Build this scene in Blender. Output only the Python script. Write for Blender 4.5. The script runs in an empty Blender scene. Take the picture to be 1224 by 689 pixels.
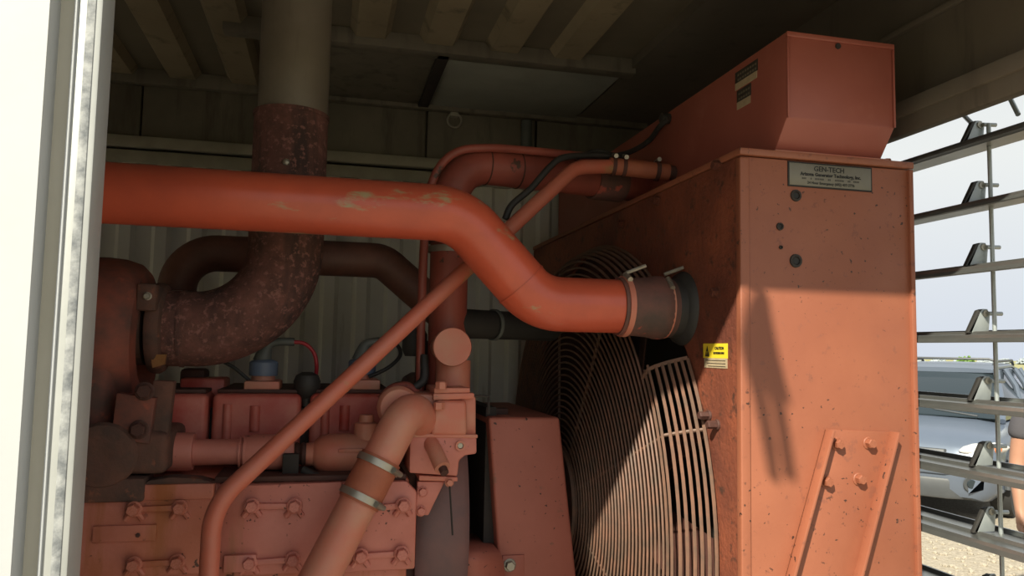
import bpy, bmesh, math, random
from mathutils import Vector, Matrix
random.seed(7)
S = bpy.context.scene
COL = S.collection

# ------------------------------------------------------------------ camera
CAM = Vector((0, 0, 1.7))
FPX = 926.76
YAW, PIT, ROL = (math.radians(a) for a in (13.398, 4.5805, 1.0948))
_f = Vector((math.sin(YAW)*math.cos(PIT), math.cos(YAW)*math.cos(PIT), math.sin(PIT)))
_r0 = Vector((math.cos(YAW), -math.sin(YAW), 0))
_u0 = _r0.cross(_f)
_r = _r0*math.cos(ROL) + _u0*math.sin(ROL)
_u = -_r0*math.sin(ROL) + _u0*math.cos(ROL)
cd = bpy.data.cameras.new('camera')
cam = bpy.data.objects.new('camera', cd)
COL.objects.link(cam)
cam.matrix_world = Matrix(((_r.x, _u.x, -_f.x, CAM.x), (_r.y, _u.y, -_f.y, CAM.y), (_r.z, _u.z, -_f.z, CAM.z), (0, 0, 0, 1)))
cd.sensor_width = 36
cd.lens = FPX/1224*36
cd.clip_start = .02
cd.clip_end = 2000
S.camera = cam

# ------------------------------------------------------------------ sky, sun, exposure
w = bpy.data.worlds.new('hazy_sky')
S.world = w
w.use_nodes = True
nt = w.node_tree
bg = nt.nodes['Background']
tc = nt.nodes.new('ShaderNodeTexCoord')
sp = nt.nodes.new('ShaderNodeSeparateXYZ')
cr = nt.nodes.new('ShaderNodeValToRGB')
nt.links.new(tc.outputs['Generated'], sp.inputs[0])
nt.links.new(sp.outputs['Z'], cr.inputs[0])
nt.links.new(cr.outputs[0], bg.inputs[0])
e = cr.color_ramp.elements
e[0].position = 0.0
e[0].color = (.70, .76, .86, 1)
e[1].position = .22
e[1].color = (.88, .91, .90, 1)
e2 = e.new(1.0)
e2.color = (.60, .66, .74, 1)
bg.inputs[1].default_value = 1.0

SUN_DIR = Vector((.90, 1.0, -1.077)).normalized()
sl = bpy.data.lights.new('sun', 'SUN')
sl.energy = 8.2
sl.angle = math.radians(.9)
sl.color = (1, .94, .77)
so = bpy.data.objects.new('sun', sl)
COL.objects.link(so)
so.rotation_euler = SUN_DIR.to_track_quat('-Z', 'Y').to_euler()
so.location = (-6, -6, 9)

S.view_settings.view_transform = 'Standard'
S.view_settings.look = 'None'
S.view_settings.gamma = 1
S.view_settings.use_curve_mapping = False
S.view_settings.exposure = -0.05

# ------------------------------------------------------------------ layout helper: a sight line met with a plane of the building
def A(u, v, **k):
    d = _f + _r*((u-612)/FPX) + _u*((344.5-v)/FPX)
    (a, val), = k.items()
    i = 'XYZ'.index(a)
    return CAM + d*((val-CAM[i])/d[i])
def RAD(n, p):
    return n*((Vector(p)-CAM).dot(_f))/FPX

# ------------------------------------------------------------------ materials
MATS = {}
def mat(name, base, var=None, vs=3.0, va=.6, chip=None, cs=9.0, ct=.64, streak=None, st=.6, speck=None, sps=60., spt=.12,
        rough=.5, metal=0., bump=.15, bs=60., spec=.5, cw=.04, cst=None):
    if name in MATS: return MATS[name]
    m = bpy.data.materials.new(name)
    MATS[name] = m
    m.use_nodes = True
    t = m.node_tree
    N, L = t.nodes, t.links
    b = N['Principled BSDF']
    b.inputs['Roughness'].default_value = rough
    b.inputs['Metallic'].default_value = metal
    b.inputs['Specular IOR Level'].default_value = spec
    co = N.new('ShaderNodeTexCoord').outputs['Object']
    def noise(scale, detail=6, rgh=.6, stretch=None):
        src = co
        if stretch:
            mp = N.new('ShaderNodeMapping')
            mp.inputs['Scale'].default_value = stretch
            L.new(co, mp.inputs[0])
            src = mp.outputs[0]
        n = N.new('ShaderNodeTexNoise')
        n.inputs['Scale'].default_value = scale
        n.inputs['Detail'].default_value = detail
        n.inputs['Roughness'].default_value = rgh
        L.new(src, n.inputs['Vector'])
        return n.outputs[0]
    def ramp(fac, p0, p1):
        r = N.new('ShaderNodeMapRange')
        r.inputs[1].default_value = p0
        r.inputs[2].default_value = p1
        r.clamp = True
        L.new(fac, r.inputs[0])
        return r.outputs[0]
    def mix(fac, a, bb):
        x = N.new('ShaderNodeMix')
        x.data_type = 'RGBA'
        if isinstance(fac, float): x.inputs[0].default_value = fac
        else: L.new(fac, x.inputs[0])
        for s, val in ((6, a), (7, bb)):
            if isinstance(val, tuple): x.inputs[s].default_value = (*val, 1)
            else: L.new(val, x.inputs[s])
        return x.outputs[2]
    c = base
    if var:
        f = ramp(noise(vs), .5-.25/va*.5, .5+.25/va*.5)
        c = mix(f, c, var)
    if streak:
        f = ramp(noise(5.0, 5, .6, (2.2, 2.2, .35)), st, st+.14)
        c = mix(f, c, streak)
    if chip:
        f = ramp(noise(cs, 8, .65, cst), ct, ct+cw)
        c = mix(f, c, chip)
    if speck:
        f = ramp(noise(sps*2.2, 2.5, .6), .70-spt*.35, .74-spt*.35)
        n2 = ramp(noise(5.0, 3), .44, .54)
        mm = N.new('ShaderNodeMath')
        mm.operation = 'MULTIPLY'
        L.new(f, mm.inputs[0])
        L.new(n2, mm.inputs[1])
        c = mix(mm.outputs[0], c, speck)
    if isinstance(c, tuple): b.inputs['Base Color'].default_value = (*c, 1)
    else: L.new(c, b.inputs['Base Color'])
    if bump:
        bp = N.new('ShaderNodeBump')
        bp.inputs['Strength'].default_value = bump
        bp.inputs['Distance'].default_value = .004
        L.new(noise(bs, 5), bp.inputs['Height'])
        L.new(bp.outputs[0], b.inputs['Normal'])
    return m

RAD_P = mat('radiator_paint', (.305, .103, .054), (.25, .08, .042), 2.6, .8, chip=(.22, .075, .043), cs=30, ct=.60, cw=.05, speck=(.045, .02, .014), sps=30, spt=.14, rough=.5, bump=.14)
RAD_D = mat('radiator_paint_sooty', (.27, .075, .036), (.13, .038, .023), 4, .8, chip=(.07, .03, .02), cs=34, ct=.55, cw=.12, rough=.6, bump=1.0, bs=60)
TANK_P = mat('tank_paint', (.34, .10, .072), (.29, .08, .056), 3, .8, chip=(.38, .13, .098), cs=5, ct=.58, cw=.15, rough=.45, bump=.06)
PIPE_P = mat('red_pipe_paint', (.58, .105, .052), (.47, .085, .045), 6, .8, chip=(.36, .27, .15), cs=7, ct=.60, cw=.05, cst=(.35, 1, 1), rough=.32, bump=.08)
COOL_P = mat('coolant_pipe_paint', (.34, .08, .055), (.22, .055, .04), 5, .8, chip=(.07, .035, .025), cs=12, ct=.62, rough=.5)
ENG_P = mat('engine_paint', (.58, .21, .165), (.47, .145, .105), 5, .8, streak=(.38, .15, .085), st=.60, speck=(.10, .03, .02), sps=26, spt=.15, rough=.5, bump=.15)
ENG_R = mat('engine_paint_rusty', (.56, .20, .15), (.46, .14, .08), 4.5, .8, streak=(.38, .12, .045), st=.52, speck=(.08, .03, .02), sps=24, spt=.16, rough=.55, bump=.25)
HEAD_P = mat('head_paint', (.56, .18, .135), (.44, .055, .04), 7, .8, chip=(.32, .28, .16), cs=9, ct=.66, rough=.5)
TAN_P = mat('faded_tan_paint', (.50, .23, .155), (.54, .16, .105), 8, .8, chip=(.2, .12, .07), cs=9, ct=.66, rough=.5)
DIAG_P = mat('thin_pipe_paint', (.46, .15, .10), (.52, .115, .065), 5, .8, chip=(.35, .205, .10), cs=5, ct=.56, cw=.1, rough=.45)
BELT_P = mat('belt_guard_paint', (.40, .12, .085), (.34, .098, .066), 3, .8, chip=(.26, .10, .07), cs=14, ct=.62, speck=(.05, .02, .015), sps=26, spt=.15, rough=.55)
WIRE_P = mat('guard_wire_paint', (.21, .105, .068), (.12, .078, .056), 18, .8, rough=.6)
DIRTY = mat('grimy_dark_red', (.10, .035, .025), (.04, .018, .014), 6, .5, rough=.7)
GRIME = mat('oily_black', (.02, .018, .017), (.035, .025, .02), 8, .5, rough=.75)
BURNT = mat('burnt_iron', (.075, .045, .036), (.15, .065, .045), 12, .8, chip=(.22, .085, .05), cs=16, ct=.57, cw=.06, rough=.85, bump=.9, bs=38)
TURBO = mat('turbo_heat_paint', (.29, .075, .045), (.085, .045, .038), 6, .9, chip=(.36, .09, .05), cs=8, ct=.56, cw=.1, rough=.75, bump=.35)
RUST = mat('rusty_pipe', (.10, .045, .036), (.18, .075, .06), 18, .9, chip=(.25, .115, .095), cs=60, ct=.54, cw=.08, streak=(.06, .034, .03), st=.5, rough=.9, bump=1.0, bs=90)
GREY_ST = mat('dull_grey_stack', (.25, .22, .18), (.20, .17, .135), 4, .8, streak=(.15, .115, .09), st=.58, rough=.5, metal=.25, bump=.05)
BROWN_P = mat('dark_brown_pipe', (.21, .09, .065), (.10, .05, .04), 6, .8, rough=.55)
RUBBER = mat('black_rubber', (.022, .021, .02), (.035, .033, .03), 9, .5, rough=.6, bump=.1)
HOSE = mat('dirty_red_rubber', (.17, .07, .055), (.075, .05, .042), 9, .8, chip=(.42, .09, .06), cs=11, ct=.6, rough=.7, bump=.3)
HOSE_B = mat('brown_silicone', (.40, .12, .06), (.30, .09, .05), 18, .4, rough=.65, bump=.4)
STEEL = mat('zinc_steel', (.42, .40, .34), (.32, .29, .24), 20, .5, rough=.4, metal=.7)
BLUEGR = mat('blue_grey_plastic', (.13, .17, .25), (.10, .13, .19), 10, .5, rough=.5)
GREYPL = mat('grey_plastic', (.12, .13, .12), (.09, .1, .095), 10, .5, rough=.5)
REDW = mat('red_insulation', (.36, .02, .03), rough=.45, bump=0)
BLUEGREY_D = mat('worn_pulley', (.22, .10, .09), (.06, .06, .07), 4.5, .45, rough=.6)
WALL_W = mat('white_corrugated', (.74, .735, .67), (.62, .61, .53), 1.6, .7, streak=(.42, .39, .30), st=.63, rough=.6, bump=.05)
WALL_D = mat('dark_upper_panel', (.21, .188, .145), (.14, .124, .095), 2.6, .8, streak=(.105, .092, .07), st=.52, rough=.7, bump=.1)  # dark brown-grey tone for the upper panels and beams
LEDGE = mat('ledge_steel', (.42, .40, .33), (.31, .29, .235), 6, .7, rough=.6)
CEIL = mat('tan_ceiling_sheet', (.33, .275, .185), (.25, .205, .135), 2.5, .7, streak=(.16, .135, .09), st=.56, rough=.6)
CEIL_D = mat('ceiling_base', (.20, .172, .125), (.145, .125, .09), 2.5, .7, rough=.65)
SLATE = mat('grey_flat_panel', (.36, .375, .33), (.25, .26, .225), 3, .7, rough=.55)
SOFFIT = mat('brown_end_panel', (.165, .142, .11), (.12, .103, .08), 1.8, .7, streak=(.10, .086, .066), st=.58, rough=.6)
WHITE = mat('white_door_paint', (.45, .47, .49), (.42, .435, .44), 2, .7, chip=(.30, .27, .2), cs=7, ct=.70, rough=.5, bump=.04)
JAMB = mat('beige_jamb', (.52, .50, .43), (.46, .44, .36), 4, .6, rough=.5, bump=.04)
JAMB_M = mat('worn_aluminium', (.38, .39, .38), (.33, .34, .33), 10, .6, rough=.45, metal=.15, bump=.05)
GASKET = mat('mottled_gasket', (.34, .35, .35), (.12, .13, .14), 42, .95, rough=.8, bump=.4)
FLOOR = mat('pale_bounce_floor', (.34, .315, .275), (.28, .255, .215), 3, .6, rough=.8)  # unseen floor, tone raised to bounce light onto the engine
ALU = mat('louvre_aluminium', (.27, .275, .265), (.21, .215, .205), 8, .7, rough=.32, metal=.75, bump=.04)
GALV = mat('galvanised_link', (.42, .45, .45), (.34, .37, .37), 25, .6, rough=.45, metal=.5)
PLATE_S = mat('brushed_nameplate', (.20, .185, .145), (.175, .16, .125), 20, .6, rough=.45, metal=.3)
INK = mat('black_ink', (.012, .011, .01), rough=.6, bump=0)
YELLOW = mat('yellow_sticker', (.85, .66, .03), (.78, .6, .04), 60, .5, rough=.5, bump=0)
CREAM = mat('cream_sticker', (.52, .42, .27), (.36, .28, .18), 50, .4, rough=.6, bump=0)
DECAL = mat('dark_decal', (.035, .03, .026), (.06, .05, .04), 60, .5, rough=.5, bump=0)
RUST_Y = mat('ochre_heat_stain', (.38, .20, .06), (.25, .10, .04), 20, .4, rough=.8)

# ------------------------------------------------------------------ object helpers
ORG = {}
def tag(o, label=None, cat=None, group=None, kind=None):
    if label: o['label'] = label
    if cat: o['category'] = cat
    if group: o['group'] = group
    if kind: o['kind'] = kind
    return o
def thing(name, loc, label, cat, group=None, kind=None):
    o = bpy.data.objects.new(name, None)
    COL.objects.link(o)
    o.location = loc
    o.empty_display_size = .05
    ORG[o.name] = Vector(loc)
    return tag(o, label, cat, group, kind)
def mk(name, verts, faces, m, parent=None, smooth=False, org=None, bevel=0, seg=2):
    O = ORG[parent.name] if parent else Vector(org if org else (0, 0, 0))
    me = bpy.data.meshes.new(name)
    me.from_pydata([tuple(Vector(v)-O) for v in verts], [], faces)
    bm = bmesh.new()
    bm.from_mesh(me)
    bmesh.ops.recalc_face_normals(bm, faces=bm.faces)
    if bevel:
        bmesh.ops.bevel(bm, geom=[e for e in bm.edges if len(e.link_faces) == 2 and e.calc_face_angle(0) > .6], offset=bevel, segments=seg, profile=.5, affect='EDGES', clamp_overlap=True)
    bm.to_mesh(me)
    bm.free()
    if smooth or bevel:
        for p in me.polygons: p.use_smooth = True
        me.set_sharp_from_angle(angle=math.radians(38))
    me.materials.append(m)
    o = bpy.data.objects.new(name, me)
    COL.objects.link(o)
    ORG[o.name] = O
    if parent: o.parent = parent
    else: o.location = O
    return o
def boxg(x0, x1, y0, y1, z0, z1):
    v = [(x, y, z) for x in (x0, x1) for y in (y0, y1) for z in (z0, z1)]
    return v, [(0, 1, 3, 2), (4, 6, 7, 5), (0, 4, 5, 1), (2, 3, 7, 6), (0, 2, 6, 4), (1, 5, 7, 3)]
def box(name, x0, x1, y0, y1, z0, z1, m, parent=None, bevel=0, seg=2, org=None):
    v, f = boxg(x0, x1, y0, y1, z0, z1)
    return mk(name, v, f, m, parent, bevel=bevel, seg=seg, org=org)
def prismg(poly, ext):
    n = len(poly)
    ext = Vector(ext)
    v = [Vector(p) for p in poly] + [Vector(p)+ext for p in poly]
    f = [tuple(range(n)), tuple(range(2*n-1, n-1, -1))] + [(i, (i+1) % n, n+(i+1) % n, n+i) for i in range(n)]
    return v, f
def prism(name, poly, ext, m, parent=None, bevel=0, org=None, seg=2):
    v, f = prismg(poly, ext)
    return mk(name, v, f, m, parent, bevel=bevel, org=org, seg=seg)
def fillet(pts, rad, n=10):
    pts = [Vector(p) for p in pts]
    if not isinstance(rad, (list, tuple)): rad = [rad]*(len(pts)-2)
    out = [pts[0]]
    for i in range(1, len(pts)-1):
        a, b, c = pts[i-1], pts[i], pts[i+1]
        d1, d2 = (a-b).normalized(), (c-b).normalized()
        ang = d1.angle(d2)
        if ang > math.pi-.01:
            out.append(b)
            continue
        t = min(rad[i-1]/math.tan(ang/2), .49*(a-b).length if i > 1 else .98*(a-b).length, .49*(c-b).length if i < len(pts)-2 else .98*(c-b).length)
        r = t*math.tan(ang/2)
        cen = b + (d1+d2).normalized()*(r/math.sin(ang/2))
        s0, s1 = b+d1*t-cen, b+d2*t-cen
        tot = s0.angle(s1)
        for k in range(n+1):
            q = tot*k/n
            out.append(cen + (s0*math.sin(tot-q)+s1*math.sin(q))/math.sin(tot))
    out.append(pts[-1])
    return out
def smoothp(pts, n=6):
    P = [Vector(p) for p in pts]
    P = [P[0]*2-P[1]] + P + [P[-1]*2-P[-2]]
    out = []
    for i in range(1, len(P)-2):
        for k in range(n):
            t = k/n
            a, b, c, d = P[i-1:i+3]
            out.append(.5*((2*b)+(c-a)*t+(2*a-5*b+4*c-d)*t*t+(3*b-a-3*c+d)*t**3))
    out.append(P[-2])
    return out
def tubeg(path, r, seg=20, cap=True, closed=False):
    path = [Vector(p) for p in path]
    n = len(path)
    if not isinstance(r, (list, tuple)): r = [r]*n
    T = []
    for i in range(n):
        if closed: t = path[(i+1) % n]-path[i-1]
        else: t = path[min(i+1, n-1)]-path[max(i-1, 0)]
        T.append(t.normalized())
    up = Vector((0, 0, 1)) if abs(T[0].z) < .9 else Vector((1, 0, 0))
    u = T[0].cross(up).normalized()
    v, f = [], []
    for i in range(n):
        u = (u - T[i]*u.dot(T[i])).normalized()
        w_ = T[i].cross(u)
        for k in range(seg):
            a = 2*math.pi*k/seg
            v.append(path[i] + (u*math.cos(a)+w_*math.sin(a))*r[i])
    for i in range(n if closed else n-1):
        j = (i+1) % n
        for k in range(seg):
            l = (k+1) % seg
            f.append((i*seg+k, i*seg+l, j*seg+l, j*seg+k))
    if cap and not closed:
        f.append(tuple(range(seg-1, -1, -1)))
        f.append(tuple(range((n-1)*seg, n*seg)))
    return v, f
def tube(name, path, r, m, parent=None, seg=20, closed=False, org=None):
    v, f = tubeg(path, r, seg, True, closed)
    return mk(name, v, f, m, parent, smooth=True, org=org)
def latheg(prof, c, axis, seg=32, cap=True):
    """prof: (radius, distance along axis)"""
    c, ax = Vector(c), Vector(axis).normalized()
    up = Vector((0, 0, 1)) if abs(ax.z) < .9 else Vector((1, 0, 0))
    u = ax.cross(up).normalized()
    w_ = ax.cross(u)
    v, f = [], []
    for r, h in prof:
        for k in range(seg):
            a = 2*math.pi*k/seg
            v.append(c+ax*h+(u*math.cos(a)+w_*math.sin(a))*r)
    for i in range(len(prof)-1):
        for k in range(seg):
            l = (k+1) % seg
            f.append((i*seg+k, i*seg+l, (i+1)*seg+l, (i+1)*seg+k))
    if cap:
        f.append(tuple(range(seg-1, -1, -1)))
        f.append(tuple(range((len(prof)-1)*seg, len(prof)*seg)))
    return v, f
def lathe(name, prof, c, axis, m, parent=None, seg=32, org=None):
    v, f = latheg(prof, c, axis, seg)
    return mk(name, v, f, m, parent, smooth=True, org=org)
def ringg(c, axis, ri, ro, h, seg=32):
    v, f = latheg([(ri, 0), (ro, 0), (ro, h), (ri, h)], c, axis, seg, False)
    n = 3*seg
    f += [(n+k, n+(k+1) % seg, (k+1) % seg, k) for k in range(seg)]
    return v, f
def ring(name, c, axis, ri, ro, h, m, parent, seg=32):
    v, f = ringg(c, axis, ri, ro, h, seg)
    return mk(name, v, f, m, parent, smooth=True)
def cat(*gs):
    V, F = [], []
    for v, f in gs:
        n = len(V)
        V += list(v)
        F += [tuple(i+n for i in q) for q in f]
    return V, F
BOLT = {}
def bolt(c, d, r, h, m, parent, washer=True, name='bolt'):
    key = (m.name, washer)
    if key not in BOLT:
        g = []
        if washer: g.append(latheg([(1.3, 0), (1.3, .12), (1.15, .2)], (0, 0, 0), (0, 0, 1), 16))
        hexp = [(1.0, .12), (1.0, .9), (.86, 1.05)]
        g.append(latheg(hexp, (0, 0, 0), (0, 0, 1), 6))
        v, f = cat(*g)
        me = bpy.data.meshes.new('bolt')
        me.from_pydata([tuple(q) for q in v], [], f)
        bm = bmesh.new(); bm.from_mesh(me)
        bmesh.ops.recalc_face_normals(bm, faces=bm.faces)
        bm.to_mesh(me); bm.free()
        me.materials.append(m)
        BOLT[key] = me
    o = bpy.data.objects.new(name, BOLT[key])
    COL.objects.link(o)
    o.parent = parent
    o.location = Vector(c)-ORG[parent.name]
    o.rotation_euler = (Vector(d).to_track_quat('Z', 'Y') @ Matrix.Rotation(random.random()*1.0, 3, 'Z').to_quaternion()).to_euler()
    o.scale = (r, r, h)
    ORG[o.name] = Vector(c)
    return o
def text(body, size, center, ux, uy, m, parent, name='lettering', align='CENTER', depth=.0006, bold=0):
    cu = bpy.data.curves.new('txt', 'FONT')
    cu.body = body
    cu.size = size
    cu.align_x = align
    cu.align_y = 'CENTER'
    cu.offset = bold
    cu.extrude = depth
    cu.resolution_u = 2
    t = bpy.data.objects.new('txt', cu)
    COL.objects.link(t)
    bpy.context.view_layer.update()
    me = bpy.data.meshes.new_from_object(t)
    bpy.data.objects.remove(t)
    bpy.data.curves.remove(cu)
    ux, uy = Vector(ux).normalized(), Vector(uy).normalized()
    n = ux.cross(uy)
    O = ORG[parent.name]
    for q in me.vertices:
        q.co = Vector(center)-O + ux*q.co.x + uy*q.co.y + n*q.co.z
    me.materials.clear()
    me.materials.append(m)
    o = bpy.data.objects.new(name, me)
    COL.objects.link(o)
    o.parent = parent
    ORG[o.name] = O
    return o
def clamp_band(path_c, axis, r, wdt, m, parent, screw_dir=None, name='hose_clamp'):
    ax = Vector(axis).normalized()
    c = Vector(path_c)-ax*(wdt/2)
    o = ring(name, c, ax, r-.001, r+.0035, wdt, m, parent, 28)
    if screw_dir is not None:
        sd = Vector(screw_dir)
        sd = (sd-ax*sd.dot(ax)).normalized()
        tn = ax.cross(sd)
        p = Vector(path_c)+sd*(r+.006)
        v, f = tubeg([p-tn*.022, p+tn*.022], .0075, 10)
        s = mk('clamp_screw', v, f, STEEL, o, smooth=True)
    return o

# ================================================================== SETTING
CEIL_Z, BACK_Y, NEAR_Y = 2.91, 3.77, 1.15
fl = box('floor', -3.2, 1.75, 1.12, 3.85, .12, .2, FLOOR)
tag(fl, 'floor of the generator container, toned pale to bounce light', kind='structure')

# --- ground: one sheet, gravel yard near the container and dry field beyond
gm = bpy.data.materials.new('yard_and_field')
gm.use_nodes = True
t = gm.node_tree
N, L = t.nodes, t.links
co = N.new('ShaderNodeTexCoord').outputs['Object']
def gn(scale, det=6):
    n = N.new('ShaderNodeTexNoise'); n.inputs['Scale'].default_value = scale; n.inputs['Detail'].default_value = det
    L.new(co, n.inputs['Vector']); return n.outputs[0]
def gr(a, b_, fac):
    r = N.new('ShaderNodeMix'); r.data_type = 'RGBA'; L.new(fac, r.inputs[0])
    for s, q in ((6, a), (7, b_)):
        if isinstance(q, tuple): r.inputs[s].default_value = (*q, 1)
        else: L.new(q, r.inputs[s])
    return r.outputs[2]
def gmr(fac, a, b_):
    r = N.new('ShaderNodeMapRange'); r.inputs[1].default_value = a; r.inputs[2].default_value = b_; L.new(fac, r.inputs[0]); return r.outputs[0]
gravel = gr((.40, .345, .265), (.30, .255, .19), gmr(gn(24), .4, .6))
gravel = gr(gravel, (.47, .42, .335), gmr(gn(60, 3), .55, .68))
field = gr((.36, .325, .15), (.30, .30, .13), gmr(gn(.25), .4, .6))
ln = N.new('ShaderNodeVectorMath'); ln.operation = 'LENGTH'; L.new(co, ln.inputs[0])
ad = N.new('ShaderNodeMath'); ad.operation = 'ADD'; L.new(ln.outputs['Value'], ad.inputs[0])
nz = N.new('ShaderNodeMath'); nz.operation = 'MULTIPLY'; L.new(gn(.4), nz.inputs[0]); nz.inputs[1].default_value = 6
L.new(nz.outputs[0], ad.inputs[1])
L.new(gr(gravel, field, gmr(ad.outputs[0], 17, 20)), N['Principled BSDF'].inputs['Base Color'])
N['Principled BSDF'].inputs['Roughness'].default_value = .95
bp = N.new('ShaderNodeBump'); bp.inputs['Strength'].default_value = .6; bp.inputs['Distance'].default_value = .02
L.new(gn(30), bp.inputs['Height']); L.new(bp.outputs[0], N['Principled BSDF'].inputs['Normal'])
g = mk('ground', [(-700, -700, 0), (900, -700, 0), (900, 900, 0), (-700, 900, 0)], [(0, 1, 2, 3)], gm)
tag(g, 'pale gravel yard turning to dry grass field', kind='structure')

# loose stones beyond the louvres
_ib = bmesh.new()
bmesh.ops.create_icosphere(_ib, subdivisions=1, radius=1)
ICO_V = [v.co.copy() for v in _ib.verts]
ICO_F = [tuple(v.index for v in f.verts) for f in _ib.faces]
_ib.free()
def blobs(name, mats):
    V, F = [], []
    for mt in mats:
        n = len(V)
        V += [tuple(mt @ q) for q in ICO_V]
        F += [tuple(k+n for k in f) for f in ICO_F]
    me = bpy.data.meshes.new(name)
    me.from_pydata(V, [], F)
    return me
gm_ = []
CAR_C = Vector((8.1, 7.4, 0))
while len(gm_) < 5200:
    X = 2.6+random.random()**1.3*7
    Y = 2.2+random.random()*7
    if (X-CAR_C.x)**2+(Y-CAR_C.y)**2 < 7.3 or (X-3.95)**2+(Y-3.45)**2 < .3: continue
    r = .008+.018*random.random()**2
    gm_.append(Matrix.Translation((X, Y, r*.3)) @ Matrix.Rotation(random.random()*6, 4, 'Z') @ Matrix.Diagonal((r*1.3, r, r*.7, 1)))
me = blobs('gravel', gm_)
me.materials.append(mat('pale_stone', (.44, .39, .31), (.30, .26, .20), 9, .4, rough=.9, bump=0))
o = bpy.data.objects.new('gravel', me); COL.objects.link(o)
tag(o, 'loose pale gravel stones strewn over the yard beyond the louvres', 'gravel', kind='stuff')

# --- back wall : corrugated white sheets below, dark plain panels above, ledge between
wb = box('wall_back', -3.2, 1.75, BACK_Y+.03, BACK_Y+.07, .2, 2.95, WALL_D)
tag(wb, 'back wall of the container, white ribbed sheets below and dark panels above', kind='structure')
def corr_sheet(x0, n, pitch, z0, z1, name, m, parent, y=BACK_Y, d=.022):
    prof = []
    for i in range(n):
        x = x0+i*pitch
        prof += [(x, 0), (x+pitch*.42, 0), (x+pitch*.55, d), (x+pitch*.87, d)]
    prof.append((x0+n*pitch, 0))
    v = [(x, y-dd, z) for x, dd in prof for z in (z0, z1)]
    f = [(2*i, 2*i+1, 2*i+3, 2*i+2) for i in range(len(prof)-1)]
    return mk(name, v, f, m, parent)
LZ = 2.58
x = -3.1
while x < 1.7:
    n = 6 if x < 1.3 else 3
    corr_sheet(x, n, .15, .2, LZ-.02, 'corrugated_sheet', WALL_W, wb)
    x += .9
for a, b in ((-3.1, -.86), (-.85, -.13), (-.12, .44), (.45, 1.0), (1.01, 1.7)):
    box('upper_panel', a, b, BACK_Y-.012, BACK_Y+.03, LZ+.05, 2.9, WALL_D, wb, .004)
box('ledge_rail', -3.1, 1.7, BACK_Y-.05, BACK_Y+.02, LZ-.0, LZ+.05, LEDGE, wb, .006)
box('ledge_rail', -3.1, 1.7, BACK_Y-.03, BACK_Y+.02, LZ-.07, LZ-.012, LEDGE, wb, .006)

# --- ceiling : base sheet with pressed ribs, beam, plain panels behind the beam
ce = box('ceiling', -3.2, 1.75, 1.1, 3.85, CEIL_Z+.03, CEIL_Z+.07, CEIL_D)
tag(ce, 'tan ribbed sheet metal ceiling with plain grey panels at the back', kind='structure')
BX = 1.215
BEAM_Y = 2.99
x = -3.17
k = 0
while x < BX-.16:
    yend = BACK_Y-.03 if x < -.42 else BEAM_Y+.02
    poly = [(x, 1.18, CEIL_Z+.032), (x+.025, 1.18, CEIL_Z-.004), (x+.135, 1.18, CEIL_Z-.004), (x+.16, 1.18, CEIL_Z+.032)]
    prism('rib', poly, (0, yend-1.18, 0), CEIL, ce)
    x += .268
box('plain_panel', -.30, .40, BEAM_Y+.03, BACK_Y-.02, CEIL_Z-.02, CEIL_Z+.03, WALL_D, ce, .004)
box('plain_panel', .44, 1.2, BEAM_Y+.03, BACK_Y-.02, CEIL_Z-.02, CEIL_Z+.03, SLATE, ce, .004)
box('panel_joint', .395, .445, BEAM_Y+.03, BACK_Y-.02, CEIL_Z-.035, CEIL_Z+.03, GRIME, ce, .003)
b = box('trim_1', -.42, BX+.02, BEAM_Y, BEAM_Y+.07, CEIL_Z-.035, CEIL_Z+.03, WALL_D, None, .005)
tag(b, 'cross beam under the ribbed ceiling', kind='structure')
b = box('trim_2', -3.1, 1.6, BACK_Y-.06, BACK_Y-.012, CEIL_Z-.04, CEIL_Z+.03, WALL_D, None, .005)
tag(b, 'angle trim where the ceiling meets the back wall', kind='structure')
# plain end part of the roof and the header over the louvres
er = box('ceiling_end', BX, 1.75, 1.15, 3.8, CEIL_Z-.012, CEIL_Z+.03, SOFFIT)
tag(er, 'plain brown ceiling strip above the radiator', kind='structure')
LX = 1.58
wr = box('wall_right', LX+.06, LX+.12, 1.15, 3.8, 2.42, CEIL_Z, SOFFIT)
tag(wr, 'brown end wall panel above the louvres', kind='structure')
box('seam_rail', LX+.045, LX+.065, 1.15, 3.8, 2.66, 2.68, SOFFIT, wr, .004)
box('header_beam', LX, LX+.035, 1.15, 3.8, 2.335, 2.43, SOFFIT, wr, .006)
box('header_lip', LX-.012, LX+.01, 1.15, 3.8, 2.385, 2.43, SOFFIT, wr, .004)

# --- near side wall, opening with jamb; roof header over the opening
HEAD_Z = 2.55
wl = box('wall_front', -3.2, -.375, NEAR_Y-.03, NEAR_Y+.06, .1, 3.0, WHITE)
tag(wl, 'sunlit white outside wall beside the opening', kind='structure')
hd = box('wall_front_header', -.375, 1.8, NEAR_Y-.05, NEAR_Y+.02, HEAD_Z, 3.0, WHITE)
tag(hd, 'white header wall above the opening', kind='structure')
jm = box('trim_3', -.375, -.350, NEAR_Y+.012, NEAR_Y+.06, .2, HEAD_Z, JAMB)
tag(jm, 'beige door jamb with worn metal edge and mottled gasket strip', kind='structure')
box('jamb_edge', -.352, -.3185, NEAR_Y, NEAR_Y+.06, .2, HEAD_Z, JAMB_M, jm, .003)
box('gasket', -.3385, -.327, NEAR_Y-.0015, NEAR_Y+.01, .2, HEAD_Z, GASKET, jm, .001)
box('jamb_ridge', -.3535, -.3495, NEAR_Y-.004, NEAR_Y+.01, .2, HEAD_Z, WHITE, jm, .0015)
cp = box('trim_4', 1.62, 1.8, 1.08, 1.27, .1, 3.0, WHITE, None, .01)
tag(cp, 'corner post of the container by the louvres', kind='structure')
rf = box('roof', -3.25, 1.85, 1.05, 3.9, 3.0, 3.04, WHITE)
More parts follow.
